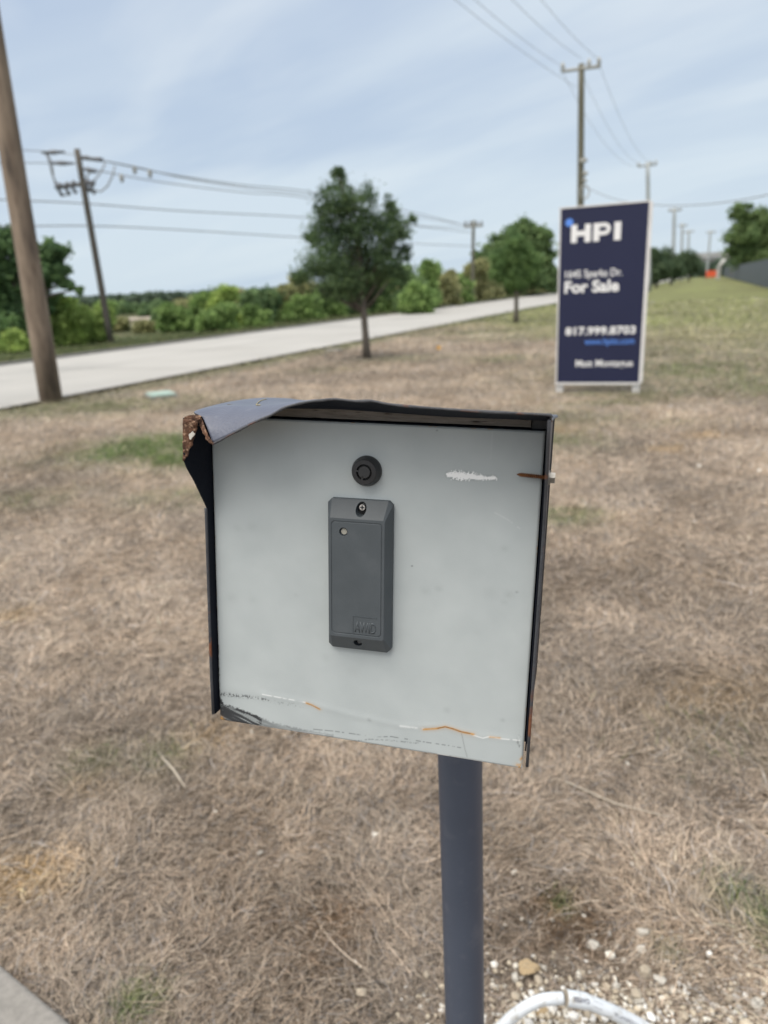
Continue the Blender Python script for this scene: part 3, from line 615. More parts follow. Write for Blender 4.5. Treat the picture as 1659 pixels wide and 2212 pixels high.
def overhead(px, A, lab, sag=.25):
    q = Vector(up_at(px, 0, zt-.2)); A = Vector(A); wire(A+Vector((0, 0, .2)), A+(q-A)*1.6+Vector((0, 0, .2)), sag, .011, lab)
overhead(1030, pa, 'overhead wire from the left end of the tall pole crossarm up to the top edge')
overhead(1110, Vector(tt), 'overhead wire from the top of the tall pole up to the top edge')
overhead(1172, pb, 'rightmost overhead wire, from the right end of the tall pole crossarm up')
overhead(988, Vector(at_y(1245, 200, bb[1])), 'lowest and leftmost overhead wire crossing the upper sky to the tall pole')
pa2, pb2 = proot[1][1], proot[1][2]
wire(pa, pa2, 1.0, .012, 'wire sagging from the left end of the tall pole crossarm to the next pole')
wire(Vector(tt)-Vector((0, 0, .3)), pa2.lerp(pb2, .5), 1.0, .012, 'wire sagging between the tall pole and the next pole, the middle one')
wire(pb, pb2, 1.0, .012, 'wire sagging from the right end of the tall pole crossarm to the next pole')
wire_px([(1262, 402), (1300, 420), (1345, 434), (1420, 443), (1500, 443), (1580, 435), (1670, 418), (1800, 380)], [bb[1], 33, 30, 27, 25, 23, 21, 19], .025, 'thick drooping cable passing behind the sign top towards the right edge')
Ym = b2[1]
wire_px([(-80, 322), (42, 324), (110, 328), (168, 335)], [Yp-3, Yp-1, Yp, Yp], .024, 'upper wire running left from the cut-out pole')
wire_px([(-80, 352), (45, 352), (110, 352), (170, 353)], [Yp-3, Yp-1, Yp, Yp], .024, 'second wire running left from the cut-out pole')
wire_px([(180, 339), (260, 355), (370, 377), (520, 399), (680, 416), (890, 458), (1005, 487)], [Yp, Yp+1, Yp+3, Yp+7, Yp+12, Yp+22, Ym], .034, 'topmost wire from the cut-out pole to the distant crossarm pole')
wire_px([(222, 347), (300, 362), (400, 385), (540, 407), (680, 424), (890, 466), (1016, 488)], [Yp, Yp+1, Yp+3, Yp+7, Yp+12, Yp+22, Ym], .03, 'second wire from the top, between the cut-out pole and the distant pole')
wire_px([(185, 362), (260, 378), (380, 398), (530, 416), (670, 430), (890, 486), (1030, 490)], [Yp, Yp+1, Yp+3, Yp+7, Yp+12, Yp+22, Ym], .03, 'third wire from the top, between the cut-out pole and the distant pole')
wire_px([(-80, 430), (20, 432), (188, 440), (400, 456), (665, 470), (890, 488), (1021, 503)], [Yp-3, Yp-2, Yp, Yp+4, Yp+12, Yp+22, Ym], .034, 'long level cable below the crossarms, upper of the two low cables')
wire_px([(-80, 490), (20, 489), (198, 488), (380, 496), (655, 513), (890, 526), (1021, 532)], [Yp-3, Yp-2, Yp, Yp+4, Yp+12, Yp+22, Ym], .034, 'lowest cable on the cut-out pole, just above the shrubs')
for k, (x, y, lab) in enumerate([(290, 358, 'upper grey spacer hanging on the topmost wire right of the cut-out pole'), (323, 366, 'grey spacer on the topmost wire, farthest right of three'), (262, 376, 'lower grey spacer on the third wire, nearest the cut-out pole')]):
    p = P1(x, y, 1.5); mb = MB(); q = P1(x+2, y+18, 1.5)-p; mb.tube([(0, 0, 0), q*.3, q*.6, q], [.04, .075, .075, .045], 8); s_ = mb.build('wire_spacer', M['arm']); s_.location = p; tag(s_, lab, 'insulator', 'spacers hanging on the wires')

# ------------------------------------------------------------------ far right: fence, overpass, orange barrier, sloping beam
f0, f1 = gnd(1700, 634), gnd(1562, 597.5)
fd = nrm(f1-f0); Lf = np.linalg.norm(f1-f0); root = tag(empty('fence', f0), 'long dark grey screened fence along the right side of the lawn', 'fence')
ang = math.atan2(fd[1], fd[0]); hf = 2.1
mb = MB(); mb.box((Lf/2, 0, hf/2+.05), (Lf, .04, hf), M=Matrix.Rotation(ang, 4, 'Z')); mb.build('screen', M['fence'], root)
n_ = 36
for k in range(n_+1):
    mb = MB(); mb.tube([(fd[0]*Lf*k/n_+fd[1]*.06, fd[1]*Lf*k/n_-fd[0]*.06, 0), (fd[0]*Lf*k/n_+fd[1]*.06, fd[1]*Lf*k/n_-fd[0]*.06, hf+.12)], .045, 6); mb.build('post', M['fence'], root)
mb = MB(); mb.tube([Vector((0, 0, hf+.08)), Vector((fd[0]*Lf, fd[1]*Lf, hf+.08))], .035, 6); mb.build('top_rail', M['fence'], root)
# overpass
ov = at_y(1530, 560, 260); root = tag(empty('overpass', (ov[0], ov[1], 0)), 'pale concrete highway overpass crossing in the far distance on the right', 'bridge')
mb = MB(); mb.box((2, 0, 5.3), (58, 9, 1.5)); mb.build('deck', M['bridge_dark'], root)
mb = MB(); mb.box((2, -4.4, 6.9), (58, .3, 1.6)); mb.build('parapet', M['bridge'], root)
for k in (-18, 2, 20):
    mb = MB(); mb.tube([(k, 0, 0), (k, 0, 4.5)], .8, 12); mb.build('column', M['bridge'], root)
p = at_y(1540, 582, 150); root = tag(empty('barrier', (p[0], p[1], 0)), 'bright orange safety barrier at the far end of the lawn', 'barrier')
mb = MB(); mb.box((0, 0, 1.05), (2.5, .15, 1.1)); mb.box((0, 0, .42), (2.5, .1, .1)); mb.build('panel', M['orange'], root)
for sx in (-1.1, 0, 1.1):
    mb = MB(); mb.tube([(sx, .1, 0), (sx, .1, 1.7)], .06, 6); mb.build('leg', M['orange'], root)
bp_ = at_y(1553, 576, 140); bq = at_y(1578, 546, 140); root = tag(empty('barrier_gate', (bp_[0], bp_[1], 0)), 'raised white sloping gate arm between the orange barrier and the fence', 'gate'); oo = Vector(root.location)
mb = MB(); mb.tube([Vector(bp_)-oo, Vector(bq)-oo], .34, 6); mb.build('arm', M['white_paint'], root)
mb = MB(); mb.box((0, 0, bp_[2]/2), (.5, .5, bp_[2])); mb.build('post', M['bridge'], root)

# ------------------------------------------------------------------ small things on the grass
g = gnd(348, 857); root = tag(empty('utility_cover', g, .5), 'pale green flat utility box lid lying in the grass near the leaning pole', 'cover')
mb = MB(); mb.box((0, 0, .03), (.36, .5, .06)); mb.build('lid', M['lid'], root); mb = MB(); mb.box((0, 0, .01), (.42, .56, .05)); mb.build('rim', M['concrete'], root)
g = gnd(722, 758); root = tag(empty('utility_cover', g, .3), 'small pale grey utility lid beside the road, left of the oak trunk', 'cover')
mb = MB(); mb.box((0, 0, .02), (.34, .4, .04)); mb.build('lid', M['concrete'], root); mb = MB(); mb.box((0, 0, .01), (.40, .46, .035)); mb.build('rim', M['concrete'], root)
g = gnd(943, 760); root = tag(empty('marker_flag', g), 'tiny orange yellow marker flag in the grass right of the oak', 'flag')
mb = MB(); mb.tube([(0, 0, 0), (0, 0, .12)], .006, 5); mb.build('stake', M['zinc'], root)
mb = MB(); mb.add([(0, 0, .05), (.10, .01, .06), (.10, .015, .13), (0, 0, .13), (0, .006, .05), (.10, .016, .06), (.10, .021, .13), (0, .006, .13)], [(0, 1, 2, 3), (7, 6, 5, 4), (0, 4, 5, 1), (1, 5, 6, 2), (2, 6, 7, 3), (3, 7, 4, 0)])
mb.build('flag', mat('flag_orange', (.75, .38, .06), .7, var=(.8, .45, .1), scale=20), root)
p0, p1 = gnd(352, 1648), gnd(402, 1712); mb = MB(); mb.tube([(0, 0, .022), tuple((p1-p0)*.5+[.003, 0, .026]), tuple(p1-p0+[0, 0, .018])], [.004, .0038, .003], 7)
s_ = mb.build('stick', M['stick']); s_.location = p0; tag(s_, 'short straight pale stick lying in the dry grass left of the post', 'stick')
for i, (pts, lab) in enumerate([([(1220, 1700), (1330, 1755), (1440, 1790)], 'thin bowed pale stalk in the grass right of the post'),
                   ]):
    Q = [gnd(*q)+[0, 0, .02+.01*k] for k, q in enumerate(pts)]; mb = MB(); mb.tube([q-Q[0] for q in Q], [.0028, .0024, .0015], 6); s_ = mb.build('stalk', M['stick']); s_.location = Q[0]; tag(s_, lab, 'stalk')

def rock_mesh(seed, m, n=1.0, flat=.75):
    import bmesh
    bm = bmesh.new(); bmesh.ops.create_icosphere(bm, subdivisions=3, radius=1.0); rs = random.Random(seed)
    pl_ = [(Vector((rs.gauss(0, 1), rs.gauss(0, 1), rs.gauss(0, 1))).normalized(), rs.uniform(.48, .82)) for _ in range(14)]
    sx, sy = rs.uniform(.8, 1.25), rs.uniform(.7, 1.1)
    for v in bm.verts:
        for nn, dd in pl_:
            k = v.co.dot(nn)
            if k > dd: v.co -= nn*(k-dd)
        v.co *= 1+.05*math.sin(v.co.x*9+seed)+.04*math.sin(v.co.y*11)
        v.co = Vector((v.co.x*sx, v.co.y*sy, v.co.z*flat))
    me = bpy.data.meshes.new('stone'); bm.to_mesh(me); bm.free(); me.materials.append(m)
    return me
rocks = [rock_mesh(s_, M['limestone']) for s_ in range(8)]; rock_w = rock_mesh(31, M['limestone_warm'])
def stone(px, py, rpx, me, label, group=None):
    g = gnd(px, py); k = np.linalg.norm(g-CAM)/F_PX; o = bpy.data.objects.new('stone', me); col.objects.link(o)
    o.location = (g[0], g[1], rpx*k*.5+.006); o.scale = [rpx*k*.86, rpx*k*.86, rpx*k*.7]; o.rotation_euler = (random.uniform(-.3, .3), random.uniform(-.3, .3), random.uniform(0, 6))
    return tag(o, label, 'stone', group)
random.seed(3)
stone(1278, 2052, 17, rocks[0], 'largest rounded cream stone, alone above the white conduit')
stone(1142, 2106, 22, rock_w, 'tan orange blocky stone between the post and the white conduit')
stone(1112, 2122, 15, rocks[1], 'white angular stone touching the left of the tan stone')
stone(1386, 2026, 13, rocks[2], 'long white stone slanting above the pebble cluster right of the conduit')
stone(1385, 2060, 12, rocks[3], 'flat pale stone just below the long white stone')
stone(1424, 2128, 16, rocks[4], 'pale lumpy stone right of the conduit bend')
stone(1632, 2184, 18, rocks[5], 'cream stone nearest the bottom right corner')
stone(1172, 2196, 12, rock_w, 'tan stone half under the conduit arch')
stone(1175, 2100, 11, rocks[6], 'white stone right of the tan orange block')
stone(1330, 2140, 12, rocks[7], 'white stone just above the conduit right of its joint')
stone(1375, 2172, 14, rocks[2], 'pale stone directly right of the conduit')
stone(545, 1588, 7, rocks[1], 'white stone just below the lower left corner of the grey panel')
stone(810, 1812, 10, rocks[3], 'bright white broken stone left of the post, halfway down the photo bottom')
stone(562, 1850, 9, rocks[4], 'whitish flat stone in the grass left of the post')
stone(465, 1760, 7, rocks[5], 'small round white stone left of the post near the stick')
stone(485, 1682, 6, rocks[6], 'small cream stone beside the stick')
stone(70, 1832, 5, rocks[7], 'small white stone near the left edge')
stone(76, 2040, 8, rocks[0], 'white stone near the left edge above the concrete slab')
stone(1355, 1658, 9, rocks[1], 'pale oval stone in the grass right of the panel')
stone(1110, 1892, 7, rocks[2], 'round bright white stone just right of the post')
stone(1250, 1640, 4, rocks[3], 'tiny stone right of the panel corner')
stone(1600, 1780, 6, rocks[3], 'faint pale stone near the right edge in the straw')
stone(1510, 1012, 7, rocks[5], 'pale stone in the far dry grass at right')
stone(1640, 1022, 7, rocks[6], 'pale stone in the far dry grass beside the right edge')
rs = random.Random(12)
sc = [(rs.uniform(1060, 1659), rs.uniform(1840, 2200)) for _ in range(40)]
sc += [(rs.gauss(1460, 95), rs.gauss(2065, 35)) for _ in range(70)]
for x_, y_ in sc:
    stone(min(x_, 1700), y_, rs.uniform(2.2, 6), rocks[rs.randrange(8)], 'small white limestone pebble scattered in the dry grass right of the post', 'pebbles scattered right of the post')
for x_, y_ in [(rs.uniform(300, 930), rs.uniform(1650, 2180)) for _ in range(16)]:
    stone(x_, y_, rs.uniform(2, 4.5), rocks[rs.randrange(8)], 'tiny white pebble scattered in the dry grass left of the post', 'pebbles scattered left of the post')
# gravel bed round the conduit
rsn = np.random.RandomState(4); import bmesh
bm = bmesh.new(); bmesh.ops.create_icosphere(bm, subdivisions=1, radius=1.0); bv0 = np.array([v.co[:] for v in bm.verts]); bf0 = np.array([[v.index for v in f.verts] for f in bm.faces]); bm.free()
n = 3600; gx = ARC_C[0]+.07+rsn.normal(0, .25, n); gy = ARC_C[1]+.0+rsn.normal(0, .072, n); sz = np.exp(rsn.normal(math.log(.0040), .45, n))
inner = 1500; gx[:inner] = ARC_C[0]+rsn.uniform(-.13, .16, inner); gy[:inner] = ARC_C[1]+rsn.uniform(-.16, .05, inner); sz[:inner] *= .9
V = bv0[None]*rsn.uniform(.6, 1.3, (n, 1, 3))*rsn.uniform(.8, 1.2, (n, len(bv0), 1))*sz[:, None, None]
V = V+np.stack([gx, gy, sz*.6+rsn.uniform(0, .012, n)], 1)[:, None, :]; Fq = (bf0[None]+np.arange(n)[:, None, None]*len(bv0)).reshape(-1, 3)
cb = np.array([[.72, .68, .60], [.60, .52, .40], [.42, .36, .28], [.78, .76, .72]])[rsn.randint(0, 4, n)]*rsn.uniform(.75, 1.05, n)[:, None]
tag(link('gravel', np_mesh('gravel', V.reshape(-1, 3), Fq, np.repeat(cb, len(bv0), 0)), M['gravel']), 'cream crushed limestone gravel around the white conduit', 'gravel', kind='stuff')

# ------------------------------------------------------------------ white conduit elbow
cpx = [(1040, 2300), (1062, 2246), (1090, 2212), (1132, 2178), (1172, 2160), (1217, 2156)]
cpr = [(1223, 2156), (1265, 2163), (1302, 2177), (1340, 2194), (1377, 2213), (1430, 2246), (1480, 2290)]
Yc = gnd(1220, 2170)[1]*.93
def cpt(x, y): return Vector(at_y(x, y, Yc))
root = tag(empty('conduit', (cpt(1217, 2156).x, Yc, 0)), 'arched white plastic conduit with a printed belled joint in the gravel', 'conduit'); oo = Vector(root.location)
def smooth_pts(P_, m=6):
    Q = []
    for i in range(len(P_)-1):
        p0, p1, p2, p3 = P_[max(i-1, 0)], P_[i], P_[i+1], P_[min(i+2, len(P_)-1)]
        for k in range(m):
            t = k/m; Q.append(.5*((2*p1)+(-p0+p2)*t+(2*p0-5*p1+4*p2-p3)*t*t+(-p0+3*p1-3*p2+p3)*t**3))
    return Q+[P_[-1]]
kpx = (cpt(1217, 2156)-Vector(CAM)).dot(Vector(M_CAM @ np.array([0, 0, -1.])))/F_PX
Q = smooth_pts([cpt(*q)-oo for q in cpx]); mb = MB(); mb.tube(Q, 12.6*kpx, 24); mb.build('pipe', M['pvc'], root)
Qr = smooth_pts([cpt(*q)-oo for q in cpr]); rad = [16.8*kpx]*7+[15.2*kpx]*(len(Qr)-7); mb = MB(); mb.tube(Qr, rad, 24); bell = mb.build('pipe', M['pvc'], root)
bell['label'] = 'belled right hand pipe with printing'
mb = MB(); mb.tube([Qr[0]-(Qr[1]-Qr[0]).normalized()*.0012, Qr[0]], 16.2*kpx, 24); mb.build('joint_rim', M['stick'], root)
def text_mesh(body, size, off=0.0, ext=0.0, align='LEFT', spacing=1.0):
    cu = bpy.data.curves.new('t', 'FONT'); cu.body = body; cu.size = size; cu.offset = off; cu.extrude = ext; cu.align_x = align; cu.space_character = spacing
    cu.resolution_u = 4
    o = bpy.data.objects.new('t', cu); col.objects.link(o); dg = bpy.context.evaluated_depsgraph_get()
    me = bpy.data.meshes.new_from_object(o.evaluated_get(dg)); bpy.data.objects.remove(o); bpy.data.curves.remove(cu); me.materials.clear(); return me
def pipe_print(me, path, rads, s0, r_off, ang0, name):    # wrap flat text round a pipe: x runs along the path, y round the section
    cum = [0.0]
    for i in range(len(path)-1): cum.append(cum[-1]+(path[i+1]-path[i]).length)
    viewd = (Vector(CAM)-oo-path[0]).normalized()
    for v in me.vertices:
        s_ = s0+v.co.x; i = max(0, min(len(path)-2, next((k for k in range(len(cum)-1) if cum[k+1] >= s_), len(cum)-2)))
        f_ = (s_-cum[i])/max(1e-6, cum[i+1]-cum[i]); p = path[i].lerp(path[i+1], f_); t = (path[i+1]-path[i]).normalized()
        nn = (viewd-t*viewd.dot(t)).normalized(); bb_ = t.cross(nn); R_ = rads[i]+r_off; th = ang0-v.co.y/R_
        q = p+(nn*math.cos(th)+bb_*math.sin(th))*R_; v.co = q
    return link(name, me, M['ink'], bell)
me = text_mesh('CANTEX', .0105, off=.0005); _w = max(v.co.x for v in me.vertices)
for v in me.vertices: v.co = Vector((.031*(1-v.co.x/_w), -v.co.y+.0038, 0))     # printed upside down
pipe_print(me, Qr, rad, .009, .0004, 0.0, 'printed_text')
mb = MB(); rs = random.Random(2)
for k in range(14): mb.add([(k*.0014, 0, 0), (k*.0014+rs.choice([.0005, .0009]), 0, 0), (k*.0014+.0006, .011, 0), (k*.0014, .011, 0)], [(0, 1, 2, 3)])
me = bpy.data.meshes.new('b'); me.from_pydata([(v[0], v[1]-.005, 0) for v in mb.v], [], mb.f); pipe_print(me, Qr, rad, .050, .0004, 0, 'printed_barcode')
me = text_mesh('SCH 40 PVC CONDUIT UL', .0085, off=.0001)
for v in me.vertices: v.co = Vector((.12-v.co.x, -v.co.y+.001, 0))
pipe_print(me, Qr, rad, .076, .0004, 0, 'printed_text')

# ------------------------------------------------------------------ for sale sign
sl, sr_ = gnd(1209, 849), gnd(1386, 849.5); sv = sr_-sl; sw_dir = nrm(sv); Ws = np.linalg.norm(sv)+.09
Tn = np.array([sw_dir[1], -sw_dir[0], 0])
if Tn @ (-sl) < 0: Tn = -Tn
def on_sign(x, y):
    r = ray(x, y); t = ((sl-CAM) @ Tn)/(r @ Tn); return CAM+r*t
pTL, pTR, pBL, pBR = [on_sign(*q) for q in ((1209, 453), (1397, 434), (1206, 827), (1385, 826))]
ztop = (pTL[2]+pTR[2])/2; zbot = (pBL[2]+pBR[2])/2
xl = ((pTL-sl) @ sw_dir+(pBL-sl) @ sw_dir)/2; xr = ((pTR-sl) @ sw_dir+(pBR-sl) @ sw_dir)/2
root = tag(empty('for_sale_sign', sl), 'tall navy blue for sale sign in a white frame standing on the dry grass', 'sign')
SM = Matrix([[sw_dir[0], 0, Tn[0], 0], [sw_dir[1], 0, Tn[1], 0], [0, 1, 0, 0], [0, 0, 0, 1]])      # local x along, y up, z out of the face
mb = MB(); mb.box(((xl+xr)/2, (ztop+zbot)/2, -.012), (xr-xl-.0, ztop-zbot, .02)); panel = mb.build('panel', M['sign_navy'], root, SM)
for xx in (xl+.03, xr-.03):
    mb = MB(); mb.box((xx, (ztop+.0)/2-.06, -.07), (.09, ztop+.10, .09)); o = mb.build('post', M['white_paint'], root, SM); bvm = o.modifiers.new('b', 'BEVEL'); bvm.width = .004
for (cx_, cy_, dx, dy) in [((xl+xr)/2, ztop+.007, xr-xl+.045, .018), ((xl+xr)/2, zbot-.012, xr-xl+.045, .028), (xl-.010, (ztop+zbot)/2, .018, ztop-zbot-.006), (xr+.022, (ztop+zbot)/2, .044, ztop-zbot-.006)]:
    mb = MB(); mb.box((cx_, cy_, -.013), (dx, dy, .032)); mb.build('frame', M['white_paint'], root, SM)
Wp, Hp = xr-xl, ztop-zbot
def sign_text(body, fx0, fx1, fy0, fy1, mt, bold=.0, name='lettering', desc=False):
    me = text_mesh(body, 1.0, off=bold); xs = [v.co.x for v in me.vertices]; ys = [v.co.y for v in me.vertices]
    x0, x1, y0, y1 = min(xs), max(xs), min(ys), max(ys)
    for v in me.vertices: v.co = Vector((xl+Wp*(fx0+(fx1-fx0)*(v.co.x-x0)/(x1-x0)), ztop-Hp*(fy1-(fy1-fy0)*(v.co.y-y0)/(y1-y0)), 0.0006))
    o = link(name, me, M[mt], panel); return o
sign_text('1645 Sparks Dr.', .07, .74, .342, .398, 'sign_white', .012)
sign_text('For Sale', .065, .71, .402, .472, 'sign_white', .035)
sign_text('817.999.8703', .09, .93, .668, .716, 'sign_white', .03)
sign_text('www.hpitx.com', .33, .92, .735, .785, 'sign_blue', .006)
sign_text('Matt Montague', .23, .92, .862, .918, 'sign_white', .014)
# big block letters
def bar(mb, x0, x1, y0, y1): mb.add([(xl+Wp*x0, ztop-Hp*y1, .0006), (xl+Wp*x1, ztop-Hp*y1, .0006), (xl+Wp*x1, ztop-Hp*y0, .0006), (xl+Wp*x0, ztop-Hp*y0, .0006)], [(0, 1, 2, 3)])
mb = MB(); y0, y1 = .092, .190
bar(mb, .125, .195, y0, y1); bar(mb, .285, .355, y0, y1); bar(mb, .195, .285, .127, .155); mb.build('lettering', M['sign_white'], panel)
mb = MB(); bar(mb, .385, .455, y0, y1)
cxp, cyp, ro, ri = .50, .125, .033, .0115; asp = Hp/Wp; pts = []
for k in range(13):
    th = math.pi/2-math.pi*k/12; pts.append((.515+ro*asp*math.cos(th)*.98, cyp-ro*math.sin(th), .515+ri*asp*math.cos(th), cyp-ri*math.sin(th)))
vs_ = []
for a1, b1_, a2, b2_ in pts: vs_ += [(xl+Wp*a1, ztop-Hp*b1_, .0006), (xl+Wp*a2, ztop-Hp*b2_, .0006)]
mb.add(vs_, [(2*k+1, 2*k+3, 2*k+2, 2*k) [::-1] for k in range(12)])
bar(mb, .455, .515, .092, .092+.0215); bar(mb, .455, .515, .158-.0215, .158); mb.build('lettering', M['sign_white'], panel)
mb = MB(); bar(mb, .625, .70, y0, y1); mb.build('lettering', M['sign_white'], panel)
mb = MB()
for k in range(6):
    th = k*math.pi/6+.3; c_, s_ = math.cos(th), math.sin(th); l_, w_ = Wp*.047, Wp*.009; ox, oy = xl+Wp*.10, ztop-Hp*.078
    mb.add([(ox+l_*c_-w_*s_, oy+l_*s_+w_*c_, .0006+k*.0002), (ox-l_*c_-w_*s_, oy-l_*s_+w_*c_, .0006+k*.0002), (ox-l_*c_+w_*s_, oy-l_*s_-w_*c_, .0006+k*.0002), (ox+l_*c_+w_*s_, oy+l_*s_-w_*c_, .0006+k*.0002)], [(0, 1, 2, 3)])
mb.build('emblem', M['sign_blue'], panel)

# ------------------------------------------------------------------ the pedestal
post_xy = (0.0752, 0.712)
ped = tag(empty('card_reader_pedestal', (post_xy[0], post_xy[1], 0)), 'battered steel pedestal with a grey front panel, card reader and bent hood', 'pedestal')
TB = Matrix.Translation((-post_xy[0], -post_xy[1], 0)) @ T_BOX
mb = MB(); mb.tube([(0, 0, -.2), (0, 0, .2), (0, 0, .6), (0, 0, 1.0), (0, 0, 1.235)], .0262, 48); mb.build('post', M['slate'], ped)
# neck between post and housing
pc = TB.inverted() @ Vector((0, 0, 1.17)); mb = MB(); mb.tube([pc, Vector((pc.x, pc.y, -.149))], .022, 20); mb.build('neck', M['slate'], ped, TB)
UL, UR, VT, VB = -.1372, .1178, .1293, -.1290
# housing: back box of dark sheet, open at the front
DB = -.150
mb = MB(); t_ = .0015
mb.box(((UL+UR)/2, .007, DB+.001), (UR-UL-.004, .245, .002)); mb.box(((UL+UR)/2, .1290, (DB-.006)/2), (UR-UL-.004, .002, -DB-.01)); mb.box(((UL+UR)/2, -.114, (DB-.006)/2), (UR-UL-.004, .002, -DB-.01))
mb.box((UL+.003, .0075, (DB-.014)/2), (.002, .241, -DB-.018)); mb.box((UR+.0006, .0075, (DB-.014)/2), (.002, .245, -DB-.018))
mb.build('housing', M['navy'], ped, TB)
# side sheets of the hood; profile given as (v, w_front)
def side(name, u, prof, thick, m, toe=0.0, vback=.2, bulge=None):
    mb = MB(); P_ = []
    for v, wf in prof:
        du = bulge(v) if bulge else 0
        P_.append((v, wf, du))
    n = len(P_); vs_ = []
    for v, wf, du in P_:
        vs_ += [(u+du, v, wf), (u+thick+du, v, wf), (u-toe, min(v, vback), DB), (u+thick-toe, min(v, vback), DB)]
    fs = []
    for i in range(n-1):
        a_, b_ = 4*i, 4*(i+1)
        fs += [(a_, b_, b_+1, a_+1), (a_+2, a_+3, b_+3, b_+2), (a_, a_+2, b_+2, b_), (a_+1, b_+1, b_+3, a_+3)]
    fs += [(0, 1, 3, 2), (4*(n-1), 4*(n-1)+2, 4*(n-1)+3, 4*(n-1)+1)]
    mb.add(vs_, fs); return mb.build(name, m, ped, TB)
uL = UL-.0022
wtip = .0385
lp = [(-.1205, .006), (-.09, .0072), (0, .0072), (.0535, .0072), (.0575, .0075), (.066, .0135), (.082, .0255), (.0935, .0355), (.0985, .0385), (.104, .0392), (.118, .0385), (.1305, .0378)]
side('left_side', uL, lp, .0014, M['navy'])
mb = MB(); q = [(uL+.0007-.0011, v, wf) for v, wf in lp[:5]]; mb.tube([(a_, b_, c_+.0002) for a_, b_, c_ in q], .0013, 6); mb.build('edge', M['edge'], ped, TB)
# torn rusty lip on the left side's front, folded inwards
def strip_mesh(A_, B_, m, name, thick=.0012, sub=6, jag=.0006, seed=1):
    rs = random.Random(seed); A_ = smooth_pts([Vector(q) for q in A_], sub); B_ = smooth_pts([Vector(q) for q in B_], sub); n = min(len(A_), len(B_)); vs_ = []; rows = 5
    for i in range(n):
        a_ = A_[i]; b_ = B_[i]+Vector((rs.uniform(-jag, jag), rs.uniform(-jag, jag), 0))
        for k in range(rows):
            p = a_.lerp(b_, k/(rows-1))+Vector((0, 0, rs.uniform(-jag, jag)*.8)); vs_.append(p)
    fs = [(i*rows+k, i*rows+k+1, (i+1)*rows+k+1, (i+1)*rows+k) for i in range(n-1) for k in range(rows-1)]
    mb = MB(); mb.add(vs_, fs, True); o = mb.build(name, m, ped, TB); sm = o.modifiers.new('s', 'SOLIDIFY'); sm.thickness = thick; sm.offset = 0; return o
wl = wtip+.0006
lipA = [pl(396, 905, wl), pl(395, 930, wl), pl(395, 960, wl), pl(395, 985, wl), pl(395.5, 996, wl)]
lipB = [pl(429, 908, wl-.004), pl(425, 925, wl-.003), pl(419, 950, wl-.002), pl(406, 980, wl-.001), pl(398, 994, wl)]
strip_mesh(lipA, lipB, M['rust'], 'torn_lip', jag=.0009, seed=4)
strip_mesh([pl(395, 907, wl), pl(401, 900, wl-.002), pl(412, 897, wl-.005), pl(424, 897, wl-.007), pl(436, 899, wl-.008)], [pl(402, 917, wl-.001), pl(410, 914, wl-.002), pl(418, 913, wl-.004), pl(426, 912, wl-.005), pl(433, 908, wl-.006)], M['rust'], 'torn_lip', jag=.0008, seed=6)
c_ = pl(413, 941, wl+.0008); mb = MB(); mb.add([(c_[0]+math.cos(k)*.0017*(1.2+.35*math.sin(3*k))+.0009*math.sin(k), c_[1]+math.sin(k)*.0025*(1+.25*math.cos(4*k)), c_[2]+(0 if j else -.0012)) for j in (0, 1) for k in np.linspace(0, 5.8, 12)], [tuple(range(12, 24))]+[(i, (i+1) % 12, 12+(i+1) % 12, 12+i) for i in range(12)]); mb.build('paint_chip', M['white_chip'], ped, TB)
# right side
uRr = .1209
rp_ = [(-.1225, .0065), (-.09, .0075), (0, .008), (.05, .009), (.072, .012), (.10, .024), (.125, .044), (.1412, .055)]
side('right_side', uRr, rp_, .0014, M['slate'], toe=.0035, vback=.1285, bulge=lambda v: .0004*math.sin(v*60))
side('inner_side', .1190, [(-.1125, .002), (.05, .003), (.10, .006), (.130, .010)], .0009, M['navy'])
mb = MB(); mb.tube([(uRr+.0007, v, wf) for v, wf in rp_], .00115, 6); mb.build('edge', M['edge'], ped, TB)
# weathered inner strip between hood and panel
mb = MB(); mb.box(((-.125+.1075)/2, .1350, -.006), (.1075+.125, .0074, .004)); mb.build('trim_strip', M['weathered'], ped, TB)
mb = MB(); mb.box(((.1079+.1185)/2, .1345, -.0075), (.0106, .0085, .003)); mb.build('trim_strip', M['weathered_dark'], ped, TB)
